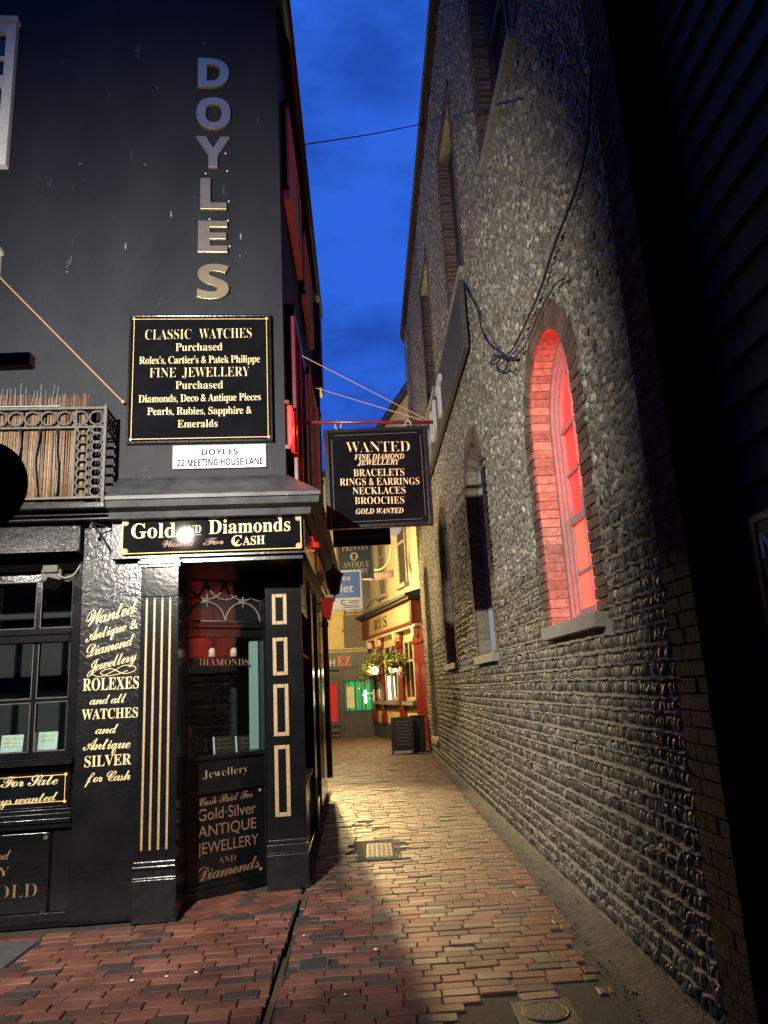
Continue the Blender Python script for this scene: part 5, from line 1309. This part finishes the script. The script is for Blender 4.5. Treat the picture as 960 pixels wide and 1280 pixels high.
b = MB(); place(b, 'THE BERNARD', 'B', Vector((c0.x - .36, 20.983, zr + .07)), Vector((c0.x + .38, 20.983, zr + .085)), .11, .003); b.build('lettering', M['white'], t, fix=False)
b = MB(); b.tube([(c0.x, 21, c0.z + .66), (1.4, 21.0, c0.z + .95)], .015, 6); b.tube([(c0.x, 21, c0.z - .55), (c0.x, 21, zr + .2)], .012, 6); b.build('bracket', M['darkiron'], t)
t = thing('market_sign', 'low black board hanging in the alley just below the WANTED sign', 'sign', at(0, 10, 3.55))
b = MB(); b.box(-.40, .40, 10, 10.04, 3.535, 3.78); b.build('board', M['board'], t)
b = MB(); f = lambda px, py: atY(px, py, 9.997); put(b, '& all small good market', 'S', f, (424, 673), (481, 671), 5); b.build('lettering', M['iron'], t, fix=False)
b = MB(); b.tube([(-.3, 10.02, 3.78), (-.3, 10.02, 4.02)], .006, 5); b.tube([(.3, 10.02, 3.78), (.3, 10.02, 4.02)], .006, 5); b.tube([(-.66, 10.02, 4.02), (.45, 10.02, 4.02)], .015, 6); b.build('bracket', M['darkiron'], t)
t = thing('oval_sign', 'pale lilac oval sign half hidden behind the WANTED sign', 'sign', at(.7, 17, 4.7))
c1 = atY(492, 660, 17); b = MB(); b.lathe((c1.x, 17, c1.z), [(.19, .02), (.19, 0), (.17, -.008), (.002, -.008)], 28, axis='y'); b.build('board', M['letwhite'], t)
b = MB(); b.tube([(c1.x + .1, 17.01, c1.z + .15), (c1.x + .35, 17.01, c1.z + .2), (1.5, 17.01, c1.z + .2)], .012, 5); b.tube([(c1.x + .24 + .07 * math.cos(a), 17.01, c1.z - .02 + .07 * math.sin(a)) for a in np.linspace(0, 5, 12)], .009, 5); b.build('bracket', M['iron'], t)

# A-board and bin by the pub
TA = at(.78, 18.95, 0, math.radians(-4)); t = thing('chalkboard', 'black framed A-board with chalk writing outside the pub', 'chalkboard', TA)
Tf = TA @ Matrix.Translation((0, -.18, 0)) @ Matrix.Rotation(math.radians(-9), 4, 'X')
b = MB(Tf); b.box(-.23, .23, 0, .015, .12, .84); b.build('board', M['blackcard'], t)
b = MB(Tf)
for a in ((-.27, -.23, 0, .88), (.23, .27, 0, .88), (-.23, .23, .84, .88), (-.23, .23, .08, .12)): b.box(a[0], a[1], -.012, .025, a[2], a[3])
b.build('frame', M['darkframe'], t)
b = MB(Tf); b.box(-.22, .22, -.01, .0, .02, .075); b.build('sticker', M['letwhite'], t)
b = MB()
for i, (s_, hw_, z, h) in enumerate((('OPEN', .12, .76, .05), ('Beer  Food', .18, .67, .05), ('cocktails', .14, .59, .035), ('every day', .17, .50, .04), ('live music', .16, .42, .04), ('tonight', .15, .33, .04))): 
    if i in (0, 1, 2, 3, 4, 5): 
        pass
rr_ = random.Random(3)
for i in range(8):
    z = .76 - i * .078; x = -.17 + rr_.uniform(0, .05)
    while x < .16:
        w_ = rr_.uniform(.02, .06); h = rr_.uniform(.015, .04); b.T = Tf
        b.tube([(x, -.003, z), (x + w_ * .3, -.003, z + h), (x + w_ * .6, -.003, z + .004), (x + w_, -.003, z + h * .7)], .004, 4); x += w_ + .012
b.build('chalk_marks', M['chalk'], t)
Tb = TA @ Matrix.Translation((0, .18, 0)) @ Matrix.Rotation(math.radians(9), 4, 'X'); b = MB(Tb); b.box(-.27, .27, -.02, .02, 0, .87); b.build('back_board', M['darkframe'], t)
TB = at(1.20, 19.35, 0); t = thing('bin', 'dark square bin standing between the chalkboard and the flint wall', 'bin', TB)
b = MB(TB); b.box(-.17, .17, -.17, .17, 0, .82); b.build('body', M['darkframe'], t, bevel=.01); b = MB(TB); b.box(-.185, .185, -.185, .185, .82, .88); b.build('lid', M['darkiron'], t, bevel=.01)

# terrace on the other side of the lane, behind the camera: what the glossy shopfront mirrors
opp = thing('opposite_terrace', 'plain dark terrace across the lane behind the viewer', 'building', at(0, -4, 0))
b = MB(); b.box(-14, 14, -9, -3.4, 0, 12.5); b.build('wall', M['plaster'], opp)
b = MB()
for i in range(9):
    for z in (1.0, 4.2, 6.8): b.box(-12 + i * 2.8, -10.9 + i * 2.8, -3.42, -3.34, z, z + 1.5)
b.build('window', M['darkglass'], opp)

nb = thing('lane_building', 'dark brick building closing the lane to the left of the viewer', 'building', at(-9, 1, 0))
b = MB(); b.box(-14, -8.6, -3.3, 5.2, 0, 11); b.build('wall', M['plaster'], nb)
b = MB()
for i in range(3):
    for z in (1.0, 4.2, 6.8): b.box(-8.62, -8.55, -2.2 + i * 2.4, -1.1 + i * 2.4, z, z + 1.5)
b.build('window', M['darkglass'], nb)
